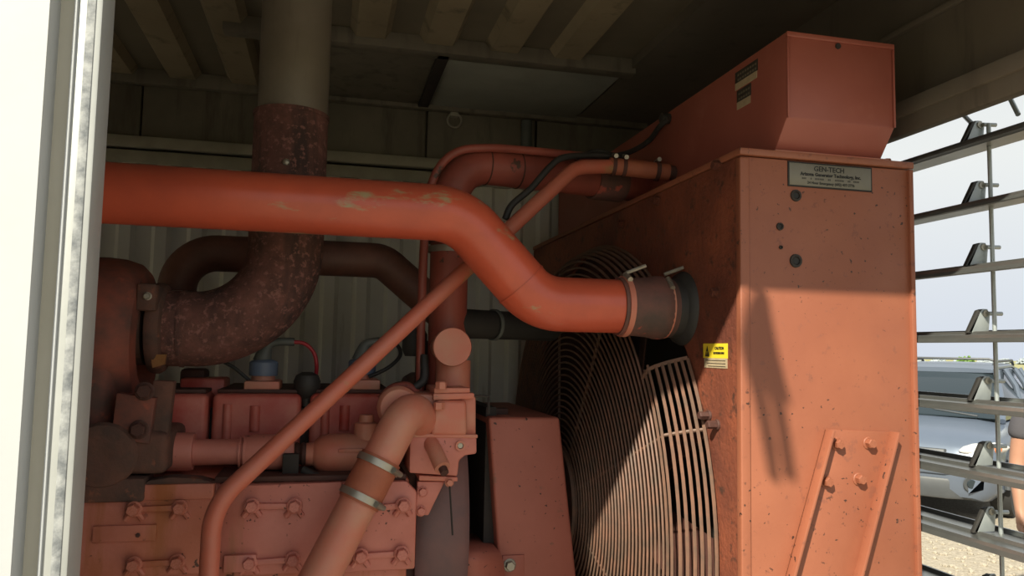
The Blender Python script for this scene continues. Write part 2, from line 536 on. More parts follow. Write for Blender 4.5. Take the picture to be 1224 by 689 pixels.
tag(rf, 'flat roof sheet of the container', kind='structure')
we = box('wall_left', -3.3, -3.2, 1.12, 2.4, .1, 3.0, WALL_W)  # opening beside this panel is added, out of view, to brighten the interior
box('sill_panel', -3.3, -3.2, 2.4, 3.85, .1, .4, WALL_W, we)
box('head_panel', -3.3, -3.2, 2.4, 3.85, 1.75, 3.0, WALL_W, we)
tag(we, 'white end wall of the container with an unseen opening added to let in light', kind='structure')

# small fittings on the back wall
p = A(543, 140, Y=BACK_Y-.03)
th = thing('wall_ring', p, 'small steel lashing ring on the dark back wall panel', 'ring')
v, f = tubeg([p+Vector((.035*math.cos(q), -.01, .035*math.sin(q)-.02)) for q in [i*math.pi/10 for i in range(20)]], .006, 8, closed=True)
mk('ring', v, f, LEDGE, th, smooth=True)
box('lug', p.x-.02, p.x+.02, p.y-.015, p.y+.02, p.z+.0, p.z+.03, LEDGE, th, .004)
p = A(630, 145, Y=BACK_Y-.04)
c = tube('conduit', [(p.x, BACK_Y-.035, 2.64), (p.x, BACK_Y-.035, 2.86)], .028, GREYPL, None, 14, org=(p.x, BACK_Y-.035, 2.64))
tag(c, 'short grey conduit standing on the ledge of the back wall', 'conduit')

# ================================================================== RADIATOR
RY = 1.739
FY, FZ = 2.79, 1.15
rad = thing('radiator', (1.25, 2.74, .2), 'large orange-red generator radiator with header tank and oily fan side', 'radiator')
RX0, RX1 = 1.0, 1.506
box('side_panel', RX0, RX1-.012, RY, RY+.02, .2, 2.2, RAD_P, rad, .004)
box('side_panel', RX0, RX1, 3.72, 3.74, .2, 2.2, RAD_P, rad)
box('edge_flange', RX1-.014, RX1, RY-.008, RY+.06, .2, 2.2, RAD_P, rad, .003)
box('outlet_frame', RX1-.02, RX1, RY+.06, 3.72, 1.98, 2.19, RAD_P, rad)
box('base_rail', RX0, RX1, RY+.02, 3.72, .2, .3, DIRTY, rad)
# fan side plate with the round shroud opening
HR = .935
seg = 64
V, F = [], []
y0, y1, z0, z1 = RY+.004, 3.74, .2, 2.2
for xx in (RX0, RX0+.012):
    for k in range(seg):
        a = 2*math.pi*k/seg
        cy, cz = math.cos(a), math.sin(a)
        V.append((xx, FY+HR*cy, FZ+HR*cz))
        s = min((y1-FY)/cy if cy > 1e-6 else 9e9, (y0-FY)/cy if cy < -1e-6 else 9e9, (z1-FZ)/cz if cz > 1e-6 else 9e9, (z0-FZ)/cz if cz < -1e-6 else 9e9)
        q = [FY+s*cy, FZ+s*cz]
        V.append((xx, q[0], q[1]))
# snap nearest outer samples to the corners
for base in (0, 2*seg):
    for (yy, zz) in ((y0, z0), (y0, z1), (y1, z0), (y1, z1)):
        j = min(range(seg), key=lambda k: (V[base+2*k+1][1]-yy)**2+(V[base+2*k+1][2]-zz)**2)
        V[base+2*j+1] = (V[base+2*j+1][0], yy, zz)
for k in range(seg):
    l = (k+1) % seg
    F.append((2*k, 2*l, 2*l+1, 2*k+1))
    o2 = 2*seg
    F.append((o2+2*k, o2+2*k+1, o2+2*l+1, o2+2*l))
    F.append((2*k, o2+2*k, o2+2*l, 2*l))
mk('fan_side_plate', V, F, RAD_D, rad)
v, f = latheg([(HR+.02, 0), (HR-.05, .06), (HR-.06, .22)], (RX0+.012, FY, FZ), (1, 0, 0), 64, False)
mk('shroud_ring', v, f, DIRTY, rad, smooth=True)
box('core', 1.30, 1.46, RY+.03, 3.71, .3, 2.0, GRIME, rad)
# lid with skirt
box('lid', RX0-.004, RX1+.004, RY-.006, 3.745, 2.203, 2.221, RAD_P, rad, .003)
box('corner_flange', RX0-.003, RX0+.024, RY-.004, RY+.02, .2, 2.197, RAD_P, rad, .004, 3)
lidz = 2.221
# header tank: end plate folds back towards its foot
TX0, TX1, TZ = 1.113, 1.432, 2.525
prof = [(RY-.03, 2.30), (RY-.03, TZ), (3.70, TZ), (3.70, lidz), (RY+.03, lidz)]
prism('header_tank', [(TX0, a, b) for a, b in prof], (TX1-TX0, 0, 0), TANK_P, rad, .005)
def rimbar(name, x0, x1, z0, z1): return box(name, x0, x1, RY-.036, RY-.03, z0, z1, TANK_P, rad, .002)
rimbar('tank_rim', TX0, TX1, TZ-.014, TZ)
rimbar('tank_rim', TX0, TX0+.006, 2.30, TZ-.014)
rimbar('tank_rim', TX1-.006, TX1, 2.30, TZ-.014)
lathe('vent_hole', [(.0075, 0), (.0075, .004)], (TX0+.15, RY-.031, TZ-.023), (0, -1, 0), GRIME, rad, 12)
box('tank_foot_strip', TX0-.01, TX1+.01, RY+.005, RY+.03, lidz, lidz+.006, TAN_P, rad, .002)
bolt((1.455, RY+.03, lidz), (0, 0, 1), .012, .012, RAD_P, rad)
# dark discs standing in for open holes in the near side
for (u, vv, r) in ((951, 234, .0155), (932, 271, .010), (951, 312, .0175), (933, 296, .005)):
    p = A(u, vv, Y=RY)
    h = lathe('hole_disc', [(r*1.0, 0), (r*.95, .004), (r*.62, .005), (r*.55, .001)], p, (0, -1, 0), GRIME, rad, 20)
    lathe('hole_center', [(r*.5, 0), (r*.5, .002)], p, (0, -1, 0), INK, h, 12)
# maker's nameplate
pn = [A(u, vv, Y=RY) for u, vv in ((941, 190.5), (1041.5, 199.5), (1041, 229.5), (940.5, 222.5))]
x0, x1 = pn[0].x, pn[1].x
z1, z0 = pn[0].z-.004, pn[3].z
ncx, ncz = (x0+x1)/2, (z0+z1)/2
o = box('nameplate', x0, x1, RY-.0025, RY+.001, z0, z1, INK, rad, .001)
o['label'] = 'brushed metal maker nameplate with black border and lettering'
box('nameplate_face', x0+.004, x1-.004, RY-.0035, RY-.001, z0+.004, z1-.004, PLATE_S, o, .001)
yl = RY-.0036
text('GEN-TECH', .0185, (ncx-.005, yl, ncz+.0165), (1, 0, 0), (0, 0, 1), INK, o, bold=.0003)
text('Arizona Generator Technology, Inc.', .0122, (ncx, yl, ncz+.0015), (1, 0, 0), (0, 0, 1), INK, o, bold=.0005)
xw = ncx-.085
for wl_ in (.017, .005, .030, .013, .030, .009, .020):
    for q in range(max(1, int(wl_/.0045))):
        box('worn_print', xw+q*.0045, xw+q*.0045+.003, yl-.0004, yl+.0004, ncz-.012, ncz-.0075, DECAL, o)
    xw += wl_+.008
text('24 Hour Emergency (602) 437-2776', .0095, (ncx, yl, ncz-.0205), (1, 0, 0), (0, 0, 1), INK, o, bold=.0002)
# channel brace with four bolts
tl, tr = A(986, 513, Y=RY), A(1066, 516.5, Y=RY)
bl, br = A(937, 684, Y=RY), A(1024, 689, Y=RY)
ax = ((bl-tl).normalized()+(br-tr).normalized()).normalized()
ac = Vector((-ax.z, 0, ax.x))
if ac.x < 0: ac = -ac
Ln = 1.15
WT = (tr-tl).dot(ac)
wq = [tl, tl+(tr-tl), tl+(tr-tl)+ax*Ln, tl+ax*Ln]
web = prism('brace', wq, (0, -.006, 0), RAD_P, rad, .002)
web['label'] = 'slanting channel brace bolted to the near side of the radiator'
for s, p in ((0, tl), (1, tr)):
    q = p - ac*(.008 if s else 0)
    poly = [q, q+ac*.008, q+ac*.008+ax*Ln, q+ax*Ln]
    prism('brace_flange', poly, (0, -.034, 0), RAD_P, web, .002)
for u, vv in ((1000, 531), (1038, 530), (987, 576), (1026, 573)):
    p = A(u, vv, Y=RY-.006)
    bolt(p, (0, -1, 0), .0125, .018, RAD_P, web)
# bolts, stickers on the fan side
for u, vv in ((860, 198), (858, 350), (787, 240), (745, 268)):
    p = A(u, vv, X=RX0)
    bolt(p, (-1, 0, 0), .013, .02, RAD_D, rad)
for u, vv in ((848, 497), (858, 508)):
    p = A(u, vv, X=RX0)
    bolt(p, (-1, 0, 0), .011, .03, DIRTY, rad)
def fplane(u0, v0, u1, v1, X):
    a, b = A(u0, v0, X=X), A(u1, v1, X=X)
    return max(a.y, b.y), min(a.y, b.y), max(a.z, b.z), min(a.z, b.z)
ya, yb, za, zb = fplane(841, 411, 870, 441, RX0)
zm = zb+(za-zb)*.40
st = box('caution_sticker', RX0-.0012, RX0+.001, yb, ya, zm, za, YELLOW, rad)
st['label'] = 'yellow CAUTION ROTATING FAN sticker on the sooty fan side'
UX, UZ = (0, -1, 0), (0, 0, 1)
wy = ya-yb
text('CAUTION', .0105, (RX0-.0015, yb+wy*.32, za-(za-zm)*.33), UX, UZ, INK, st, bold=.0003)
text('ROTATING FAN', .0078, (RX0-.0015, yb+wy*.34, za-(za-zm)*.66), UX, UZ, INK, st, bold=.0003)
cy = yb+wy*.82
prism('warning_figure', [(RX0-.0013, cy+.012, zm+.004), (RX0-.0013, cy-.012, zm+.004), (RX0-.0013, cy, za-.006)], (-.0006, 0, 0), INK, st)
text('!', .014, (RX0-.0022, cy, zm+.013), UX, UZ, YELLOW, st)
sb = box('sticker_stub', RX0-.0011, RX0+.001, yb+.002, ya-.006, zb, zm, CREAM, rad)
for q in range(3):
    box('print_line', RX0-.0016, RX0-.001, yb+.01, ya-.012-.008*q, zm-.007-.0075*q, zm-.0055-.0075*q, INK, sb)
# decals on the header tank side
for (u0, v0, u1, v1, lab) in ((879, 78, 906, 84, 'a'), (881, 97, 898, 103, 'b')):
    a, b = A(u0, v0, X=TX0), A(u1, v1, X=TX0)
    hz = .052 if lab == 'a' else .055
    zt = TZ-.022 if lab == 'a' else TZ-.078
    d = box('tank_decal', TX0-.0012, TX0+.001, b.y, a.y, zt-hz*.62, zt, DECAL, rad)
    box('decal_stub', TX0-.0012, TX0+.001, b.y+.004, a.y, zt-hz, zt-hz*.62, CREAM, rad)
    ww = a.y-b.y
    for q in range(2):
        for k in range(int(ww/.014)):
            box('worn_print', TX0-.0017, TX0-.001, b.y+.006+k*.013, b.y+.014+k*.013, zt-hz*(.2+.26*q)-.004, zt-hz*(.2+.26*q)+.002, CEIL_D, d)
# hose flange on the fan side
PY = 2.065
pz = A(815, 369, X=RX0).z
pe = Vector((RX0, A(815, 369, X=RX0).y, pz))
PY = pe.y
lathe('charge_air_flange', [(.108, 0), (.102, .012), (.088, .02), (.084, .05)], pe, (-1, 0, 0), RUBBER, rad, 36)

# ================================================================== FAN and GUARD
fan = thing('radiator_fan', (1.14, FY, FZ), 'dark radiator fan hidden behind the wire guard', 'fan')
lathe('hub', [(.16, -.05), (.16, .05), (.12, .08)], (1.14, FY, FZ), (-1, 0, 0), GRIME, fan, 24)
for k in range(8):
    a = k*math.pi/4+.2
    d, tn = Vector((0, math.cos(a), math.sin(a))), Vector((0, -math.sin(a), math.cos(a)))
    c = Vector((1.14, FY, FZ))
    q = [c+d*.14-tn*.06+Vector((.03, 0, 0)), c+d*.14+tn*.06-Vector((.03, 0, 0)), c+d*.86+tn*.13-Vector((.04, 0, 0)), c+d*.86-tn*.13+Vector((.04, 0, 0))]
    prism('blade', q, (-.006, 0, 0), DIRTY, fan)
gd = thing('fan_guard', (.95, FY, FZ-HR), 'round wire fan guard with closely spaced red rings', 'fan guard')
def gpt(a, R, X): return Vector((X, FY-R*math.cos(a), FZ+R*math.sin(a)))
def arc(a0, a1, R, X, n): return [gpt(a0+(a1-a0)*i/n, R, X) for i in range(n+1)]
D = math.radians
flank = [(.945, .990), (.938, .974), (.930, .958), (.921, .942), (.911, .926), (.900, .911)]
faceR = []
R_ = .884
while R_ > .2:
    faceR.append((R_, .895-.045*(1-R_/.884)))
    R_ -= .0235
def wire(a0, a1, R, X, r):
    n = 84
    if a1-a0 > 6.28:
        v, f = tubeg([gpt(2*math.pi*i/n, R, X) for i in range(n)], r, 6, closed=True)
    else:
        v, f = tubeg(arc(a0, a1, R, X, n), r, 6)
    mk('ring_wire', v, f, WIRE_P, gd, smooth=True)
for R_, X in flank: wire(D(54), D(360+34.5), R_, X, .0052)
for i, (R_, X) in enumerate(faceR):
    if i < 2: wire(D(52), D(360+35.5), R_, X, .0044)
    else: wire(0, 7, R_, X, .0037)
for a in (34.7, 53.8):
    pts = [gpt(D(a), R_, X) for R_, X in flank] + [gpt(D(a), R_, X) for R_, X in faceR[:3]]
    tube('end_bar', pts, .006, WIRE_P, gd, 6)
for k in range(9):
    a = D(21.8+40*k)
    if 34.7 < math.degrees(a) % 360 < 53.8: continue
    pts = [gpt(a, R_-.006, X+.006) for R_, X in flank] + [gpt(a, R_, X+.008) for R_, X in faceR]
    tube('radial_bar', pts, .005, WIRE_P, gd, 6)
lathe('guard_hub', [(.2, 0), (.2, .012)], (.845, FY, FZ), (1, 0, 0), WIRE_P, gd, 32)

# ================================================================== CHARGE-AIR PIPE
PA = A(60, 229.5, Y=PY); PB = A(528, 257, Y=PY); PC = A(640, 369, Y=PY)
pa = thing('charge_air_pipe', (0, PY, PB.z), 'fat bright red S-bent charge air pipe across the foreground', 'pipe')
zl = A(300, 241, Y=PY).z
corner1 = Vector((A(549, 258, Y=PY).x, PY, zl))
corner2 = Vector((A(643, 369, Y=PY).x, PY, pz))
pend = Vector((A(742, 369, Y=PY).x, PY, pz))
path = fillet([(-1.6, PY, zl), corner1, corner2, pend], [.17, .15], 14)
PR = RAD(35.5, A(300, 241, Y=PY))
tube('tube', path, PR, PIPE_P, pa, 40)
dd = (corner2-corner1).normalized()
for tt in (.78,):
    c = corner1.lerp(corner2, tt)
    ring('weld_bead', c-dd*.002, dd, PR-.002, PR+.0022, .005, PIPE_P, pa, 40)
hx0, hx1 = pend.x-.012, RX0-.035
HRs = PR+.006
v, f = latheg([(HRs, 0), (HRs+.001, .05), (HRs+.004, .09), (HRs+.009, .112), (HRs+.009, .13), (HRs+.003, .15), (HRs+.003, hx1-hx0)], (hx0, PY, pz), (1, 0, 0), 36)
hs = mk('hose_sleeve', v, f, HOSE, pa, smooth=True)
clamp_band((hx0+.018, PY, pz), (1, 0, 0), HRs+.001, .016, TAN_P, hs, (0, -.45, 1))
clamp_band((hx1-.03, PY, pz), (1, 0, 0), HRs+.003, .016, TAN_P, hs, (0, -.75, .8))
for dx in (hx0+.02, hx1-.03):
    p = Vector((dx, PY-.02, pz+HRs+.012))
    tube('tee_bolt', [p, p+Vector((.055, -.01, .022))], .0055, STEEL, hs, 8)

# ================================================================== EXHAUST
EY = 2.45
et, eb = A(349, 140, Y=EY), A(344, 396, Y=EY)
exx = A(346, 200, Y=EY).x
ex = thing('exhaust_pipe', (exx, EY, eb.z), 'rusty exhaust elbow rising into a dull grey stack', 'exhaust pipe')
er_ = RAD(43, A(346, 200, Y=EY))
p_end = Vector((A(186, 394, Y=EY).x, EY, eb.z))
tube('elbow', fillet([(exx, EY, et.z), (exx, EY, eb.z), p_end], .25, 18), er_, RUST, ex, 40)
gs = tube('stack', [(exx+.004, EY, et.z-.006), (exx+.004, EY, 3.6)], er_-.005, GREY_ST, ex, 40)
ring('stack_lip', (exx, EY, et.z-.006), (0, 0, 1), er_-.012, er_+.003, .012, RUST, ex, 40)
sj = A(218, 394, Y=EY)
ring('joint_bead', (sj.x, EY, eb.z), (1, 0, 0), er_-.004, er_+.003, .008, RUST, ex, 40)
p = A(342, 194, Y=EY-er_)
lathe('rivet', [(.011, 0), (.009, .006), (.004, .009)], p, (0, -1, 0), STEEL, ex, 12)

# ================================================================== TURBOCHARGER
tb_z = A(130, 405, Y=EY).z
tx0, tx1 = A(60, 400, Y=EY-.1).x-.1, A(165, 400, Y=EY-.1).x
tb = thing('turbocharger', (tx1-.15, EY, 1.4), 'heat-scorched red turbocharger housing beside the white jamb', 'turbocharger')
R0 = RAD(97, A(130, 405, Y=EY))
wt = tx1-tx0
prof = [(.06, 0), (R0*.7, .0), (R0*.92, .03), (R0, .09), (R0, wt-.10), (R0*.985, wt-.06), (R0*.93, wt-.02), (R0*.84, wt), (R0*.60, wt+.004), (R0*.55, wt-.04), (.06, wt-.04)]
lathe('volute', prof, (tx0, EY, tb_z), (1, 0, 0), TURBO, tb, 48)
# volute foot running down to the manifold flange
q0, q1 = A(92, 500, Y=EY-.2), A(160, 500, Y=EY-.2)
box('volute_neck', tx0+.02, tx1-.03, EY-.22, EY+.1, 1.44, tb_z-.05, TURBO, tb, .04, 3)
box('scorched_base', tx0, A(200, 560, Y=EY-.24).x, EY-.25, EY+.2, 1.36, 1.47, BURNT, tb, .02, 3)
# outlet and V band
ox = tx1-.05
vb = A(172, 394, Y=EY).x
lathe('outlet', [(er_*.98, 0), (er_*.98, vb-ox+.01)], (ox, EY, eb.z), (1, 0, 0), BURNT, tb, 36)
vbx0 = A(171, 394, Y=EY-.1).x
v, f = latheg([(er_*1.0, 0), (er_*1.16, .006), (er_*1.2, .016), (er_*1.2, .03), (er_*1.14, .042), (er_*1.0, .048)], (vbx0, EY, eb.z), (1, 0, 0), 40)
vbo = mk('v_band_clamp', v, f, BURNT, tb, smooth=True)
p = A(179, 355, Y=EY-er_*1.08)
box('clamp_block', p.x-.028, p.x+.022, p.y-.03, p.y+.03, p.z-.04, p.z+.035, BURNT, vbo, .006)
bolt((p.x, p.y-.03, p.z), (0, -1, 0), .009, .01, STEEL, vbo)
p = A(192, 425, Y=EY-er_*.9)
prism('heat_stain_strip', [A(180, 424, Y=EY-er_*.93), A(198, 424, Y=EY-er_*.93), A(196, 436, Y=EY-er_*.80), A(182, 440, Y=EY-er_*.80)], (0, .02, 0), RUST_Y, vbo)
# flange plate with bolts under the outlet
fy = EY-.26
pl = prism('flange_plate', [A(u, vv, Y=fy) for u, vv in ((139, 470), (186, 476), (178, 531), (132, 526))], (0, .05, 0), TURBO, tb, .004)
for u, vv in ((173, 468), (166, 514)):
    bolt(A(u, vv, Y=fy), (0, -1, 0), .019, .018, DIRTY, pl)
prism('bracket_strap', [A(u, vv, Y=fy+.03) for u, vv in ((183, 455), (208, 456), (196, 562), (166, 566))], (0, .04, 0), BURNT, tb, .004)
for i in range(9):
    a = i*2*math.pi/9
    c = A(122, 545, Y=fy-.0)
    if i == 0: lathe('heat_rosette', [(.085, 0), (.078, .01), (.05, .018), (.02, .012)], c, (0, -1, 0), BURNT, tb, 22)

# ================================================================== DARK INTAKE CROSSOVER PIPE
DY = 2.88
dp = [A(214, 372, Y=DY), A(214, 301, Y=DY), A(458, 298, Y=DY), A(528, 374, Y=DY)]
dz = dp[1].z
dp[2].z = dz; dp[0].x = dp[1].x
dc = thing('intake_pipe', dp[0], 'dark brown intake pipe curving behind the exhaust', 'pipe')
dr = RAD(22, dp[1])
tube('tube', fillet(dp, [.13, .10], 12), dr, BROWN_P, dc, 28)
clamp_band(dp[0]+Vector((0, 0, .06)), (0, 0, 1), dr+.002, .02, BURNT, dc, (.3, -1, 0))

# ================================================================== COOLANT UPPER PIPE + VENT TUBE
CY = 2.45
c0 = A(533, 462, Y=CY); c1 = A(538, 206, Y=CY)
cr_ = RAD(23, c0)
cz = A(640, 208, Y=CY+.08).z
cpth = fillet([(c0.x, CY, c0.z), (c0.x, CY, cz), (TX0+.0, CY+.16, cz+.005)], .13, 14)
cl = thing('coolant_pipe', (c0.x, CY, c0.z), 'red coolant pipe bending from the engine to the header tank', 'pipe')
tube('tube', cpth, cr_, COOL_P, cl, 28)
zc_ = A(530, 299, Y=CY).z
clamp_band((c0.x, CY, zc_), (0, 0, 1), cr_+.004, .02, STEEL, cl, (1, -.4, 0))
ring('hose_joint', (c0.x, CY, zc_+.02), (0, 0, 1), cr_-.002, cr_+.006, .05, HOSE, cl)
for xx in (A(580, 206, Y=CY+.03).x, A(618, 206, Y=CY+.05).x):
    tdir = Vector((TX0-c0.x, .16, .005)).normalized()
    yy = CY+.16*(xx-c0.x)/(TX0-c0.x)
    ring('weld_seam', Vector((xx, yy, cz))-tdir*.002, tdir, cr_-.001, cr_+.0018, .004, DIRTY, cl)
tdir = Vector((TX0-c0.x, .16, .005)).normalized()
xx = A(709, 210, Y=CY+.1).x
ring('dark_hose', Vector((xx, CY+.16*(xx-c0.x)/(TX0-c0.x), cz)), tdir, cr_-.001, cr_+.006, .12, HOSE, cl)
# blanked tee on the coolant column
ty = CY-.16
tp = A(541, 415, Y=ty)
tr_ = RAD(23.5, tp)
lathe('cap_disc', [(tr_*.96, 0), (tr_, .004), (tr_, .02), (tr_*.9, .025)], tp, (0, 1, 0), TAN_P, cl, 36)
lathe('tee_stub', [(tr_*.85, 0), (tr_*.85, .14)], tp+Vector((0, .02, 0)), (0, 1, 0), TAN_P, cl, 28)
# black branch hose
bh0, bh1 = Vector((c0.x+.02, CY, A(560, 387, Y=CY).z)), A(622, 387, Y=CY+.12)
bh = tube('branch_hose', [bh0, (bh1.x, bh1.y, bh0.z+.0), (bh1.x+.15, bh1.y+.15, bh0.z)], cr_*.78, RUBBER, None, 24, org=bh0)
tag(bh, 'short black rubber hose leaving the coolant pipe', 'hose')
clamp_band((A(590, 387, Y=CY+.06).x, CY+.06, bh0.z), Vector((bh1.x-bh0.x, bh1.y-bh0.y, 0)), cr_*.80, .012, GREYPL, bh)
# thin vent tube
VY = 2.40
vp = [A(502, 484, Y=VY), A(503, 400, Y=VY), A(507, 290, Y=VY), A(513, 232, Y=VY), A(526, 199, Y=VY), A(548, 181, Y=VY), A(580, 177, Y=VY), A(620, 179, Y=VY+.03), A(700, 187, Y=VY+.08), A(745, 192, Y=VY+.12), A(790, 200, Y=VY+.13)]
vt = tube('vent_tube', smoothp(vp, 6), RAD(5.2, vp[2]), COOL_P, None, 12, org=vp[0])
tag(vt, 'slim red vent tube arching over the coolant pipe', 'tube')

# ================================================================== SLANTING THIN PIPE
dg = [A(248, 720, Y=2.03), A(256, 626, Y=2.04), A(290, 572, Y=2.06), A(688, 200, Y=2.36)]
tEnd = A(806, 207, X=TX0)
dg.append(A(735, 199, Y=2.385))
dt = thing('bypass_pipe', dg[0], 'thin salmon pipe slanting across the engine up to the tank', 'pipe')
gr_ = RAD(11.3, dg[2])
dg2 = [dg[0], A(254, 605, Y=2.04), dg[3], dg[4]]
tube('tube', fillet(dg2, [.16, .12], 12), gr_, DIAG_P, dt, 20)
hd_ = (tEnd-dg[4]).normalized()
h = tube('hose', [dg[4]-hd_*.02, dg[4]+hd_*.06, tEnd-hd_*.09, tEnd-hd_*.02], [gr_*1.18, gr_*1.22, gr_*1.22, gr_*1.18], HOSE_B, dt, 20)
for tt in (-.005, .03):
    clamp_band(dg[4]+hd_*(tt), hd_, gr_*1.24, .012, DIRTY, h, (0, -.3, 1))
clamp_band(tEnd-hd_*.06, hd_, gr_*1.25, .014, DIRTY, h, (0, 0, 1))
tube('spigot', [tEnd-hd_*.04, tEnd+hd_*.01], gr_*1.0, DIRTY, dt, 16)

# ================================================================== LOWER COOLANT PIPE WITH CLAMPS
l0 = A(492, 478, Y=2.16); l1 = A(367, 720, Y=2.04)
lp = thing('lower_coolant_pipe', l1, 'thick salmon pipe with brown hose joint and two clamps', 'pipe')
lr = RAD(23, A(450, 570, Y=2.1))
pts = [A(505, 505, Y=2.24), A(489, 484, Y=2.14), A(367, 720, Y=2.05)]
axl = (pts[2]-pts[1]).normalized()
tube('tube', fillet(pts, .06, 10), lr, TAN_P, lp, 28)
def onl(u, v):
    p = A(u, v, Y=2.09)
    return pts[1]+axl*((p-pts[1]).dot(axl))
a_, b_ = onl(457, 548), onl(431, 603)
hs = tube('hose_joint', [a_, b_], lr+.005, HOSE_B, lp, 28)
for c in (onl(453, 555), onl(434, 596)):
    clamp_band(c, axl, lr+.006, .018, STEEL, lp, (1, -.75, -.2))
lathe('elbow_cap', [(lr*.98, 0), (lr*1.16, .012), (lr*1.16, .03), (lr*.9, .04)], A(476, 487, Y=2.2)+Vector((0, -.02, 0)), (0, 1, 0), TAN_P, lp, 24)

# ================================================================== ENGINE
KY = 2.20
en = thing('engine', (-.2, 2.8, .3), 'large faded red diesel engine with side covers and cylinder heads', 'engine')
ztop = A(300, 577, Y=KY).z
ex1 = A(498, 620, Y=KY).x
box('block', -1.5, ex1-.02, KY+.03, 3.4, .5, ztop+.0, ENG_R, en, .01)
def cover(u0, u1, v0, v1, m, cham=0, lab=None):
    a, b = A(u0, v0, Y=KY), A(u1, v1, Y=KY)
    poly = [(a.x, KY, b.z), (b.x, KY, b.z), (b.x, KY, a.z-cham), (b.x-cham, KY, a.z), (a.x, KY, a.z)]
    return prism('side_cover', poly, (0, .035, 0), m, en, .006)
c1_ = cover(20, 258, 600, 686, ENG_R)
c2_ = cover(262, 404, 580, 684, ENG_P)
c3_ = cover(408, 496, 577, 681, ENG_P, .03)
def strap(cv, u0, v0, u1, v1):
    a, b = A(u0, v0, Y=KY-.012), A(u1, v1, Y=KY-.012)
    h = RAD(4.5, a)
    d = b-a
    prism('clamp_bar', [a+Vector((0, 0, h*.6)), b+Vector((0, 0, h*.6)), b-Vector((0, 0, h)), a-Vector((0, 0, h))], (0, .02, 0), cv.data.materials[0], cv, .003)
    for p in (a, b):
        bolt(p, (0, -1, 0), RAD(7.4, a), .022, cv.data.materials[0], cv)
        for s in (-1, 1):
            q = p+Vector((s*RAD(6, a), .0, -RAD(8, a)))
            dq = Vector((s*.7, 0, -1)).normalized()
            tube('clamp_foot', [q-dq*.004+Vector((0, .006, 0)), q+dq*.014+Vector((0, .008, 0))], RAD(3.6, a), cv.data.materials[0], cv, 8)
for cv, lst in ((c1_, ((160, 609, 215, 607), (160, 675, 212, 672))), (c2_, ((301, 605, 352, 605), (298, 673, 350, 669))), (c3_, ((432, 609, 482, 604), (431, 665, 480, 662)))):
    for s in lst: strap(cv, *s)
a, b = A(112, 629, Y=KY), A(187, 646, Y=KY)
box('blank_plate', a.x, b.x, KY-.008, KY+.004, b.z, a.z, ENG_R, c1_, .002)
bolt(A(165, 640, Y=KY-.008), (0, -1, 0), .006, .003, DIRTY, c1_, False, 'screw')
a, b = A(268, 664, Y=KY-.01), A(306, 683, Y=KY-.01)
box('lug_plate', a.x, b.x, KY-.018, KY, b.z, a.z, ENG_P, c2_, .003)
# rust stained ledge and burnt gasket strip along the top of the first cover
a, b = A(166, 580, Y=KY-.005), A(255, 597, Y=KY-.005)
box('rusted_ledge', a.x, b.x, KY-.006, KY+.05, b.z, a.z, ENG_R, en, .004)
a, b = A(60, 590, Y=KY-.01), A(172, 600, Y=KY-.01)
box('scorched_ledge', a.x, b.x, KY-.016, KY+.1, b.z, A(100, 572, Y=KY).z, BURNT, en, .008)
# charred flake strip
pp = [A(u, v, Y=KY+.0) for u, v in ((165, 584), (178, 575), (205, 571), (238, 573), (256, 578), (256, 583), (225, 580), (190, 582))]
prism('charred_strip', pp, (0, .06, 0), BURNT, en, .002)
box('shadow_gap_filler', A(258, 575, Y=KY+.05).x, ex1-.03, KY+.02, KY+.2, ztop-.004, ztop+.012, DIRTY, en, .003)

# water manifold along the heads
MY = 2.33
def mlathe(name, u0, u1, v, prof, m, parent=en):
    a, b = A(u0, v, Y=MY), A(u1, v, Y=MY)
    Lh = b.x-a.x
    return lathe(name, [(RAD(r, a), t*Lh) for r, t in prof], (a.x, MY, a.z), (1, 0, 0), m, parent, 32)
mf = mlathe('water_manifold', 150, 232, 541, ((22.5, 0), (23, .93), (22, 1)), ENG_P)
mlathe('manifold_tube', 232, 290, 541, ((15.5, 0), (15.5, 1)), ENG_P, mf)
mlathe('manifold_flange', 286, 295, 541, ((18, 0), (18, .3), (15, .35), (15, .6), (20, .65), (20, 1)), ENG_P, mf)
mlathe('manifold_tube', 295, 352, 541, ((20, 0), (21, .1), (21, .95), (19, 1)), ENG_P, mf)
mlathe('coupling', 352, 368, 543, ((13, 0), (14, .2), (11, .4), (14, .6), (11, 1)), DIRTY, mf)
mlathe('bulb_housing', 366, 470, 543, ((13, 0), (14, .08), (20, .13), (23.5, .25), (24, .45), (21, .8), (20, 1)), TAN_P, mf)
a = A(405, 539, Y=MY-RAD(23, A(405, 540, Y=MY)))
box('casting_bar', a.x-.002, A(440, 539, Y=a.y).x, a.y-.006, a.y+.02, a.z-.005, a.z+.005, TAN_P, mf, .002)
lathe('boss', [(.034, 0), (.034, .05), (.022, .055), (.02, .075)], A(437, 527, Y=MY), (0, 0, 1), TAN_P, mf, 16)
a = A(352, 557, Y=MY-.05)
box('identity_tag', a.x-.032, a.x+.012, a.y-.02, a.y+.0, a.z-.04, a.z+.035, GRIME, mf, .003)
box('tag_label', a.x-.026, a.x+.008, a.y-.0225, a.y-.018, a.z-.036, a.z-.022, CREAM, mf)
cb = tube('engine_cable', smoothp([A(362, 562, Y=2.27), A(385, 572, Y=2.25), A(420, 574, Y=2.25), A(470, 566, Y=2.3)], 6), .012, RUBBER, None, 10, org=A(362, 562, Y=2.27))
tag(cb, 'black cable lying under the bulb-shaped housing', 'cable')

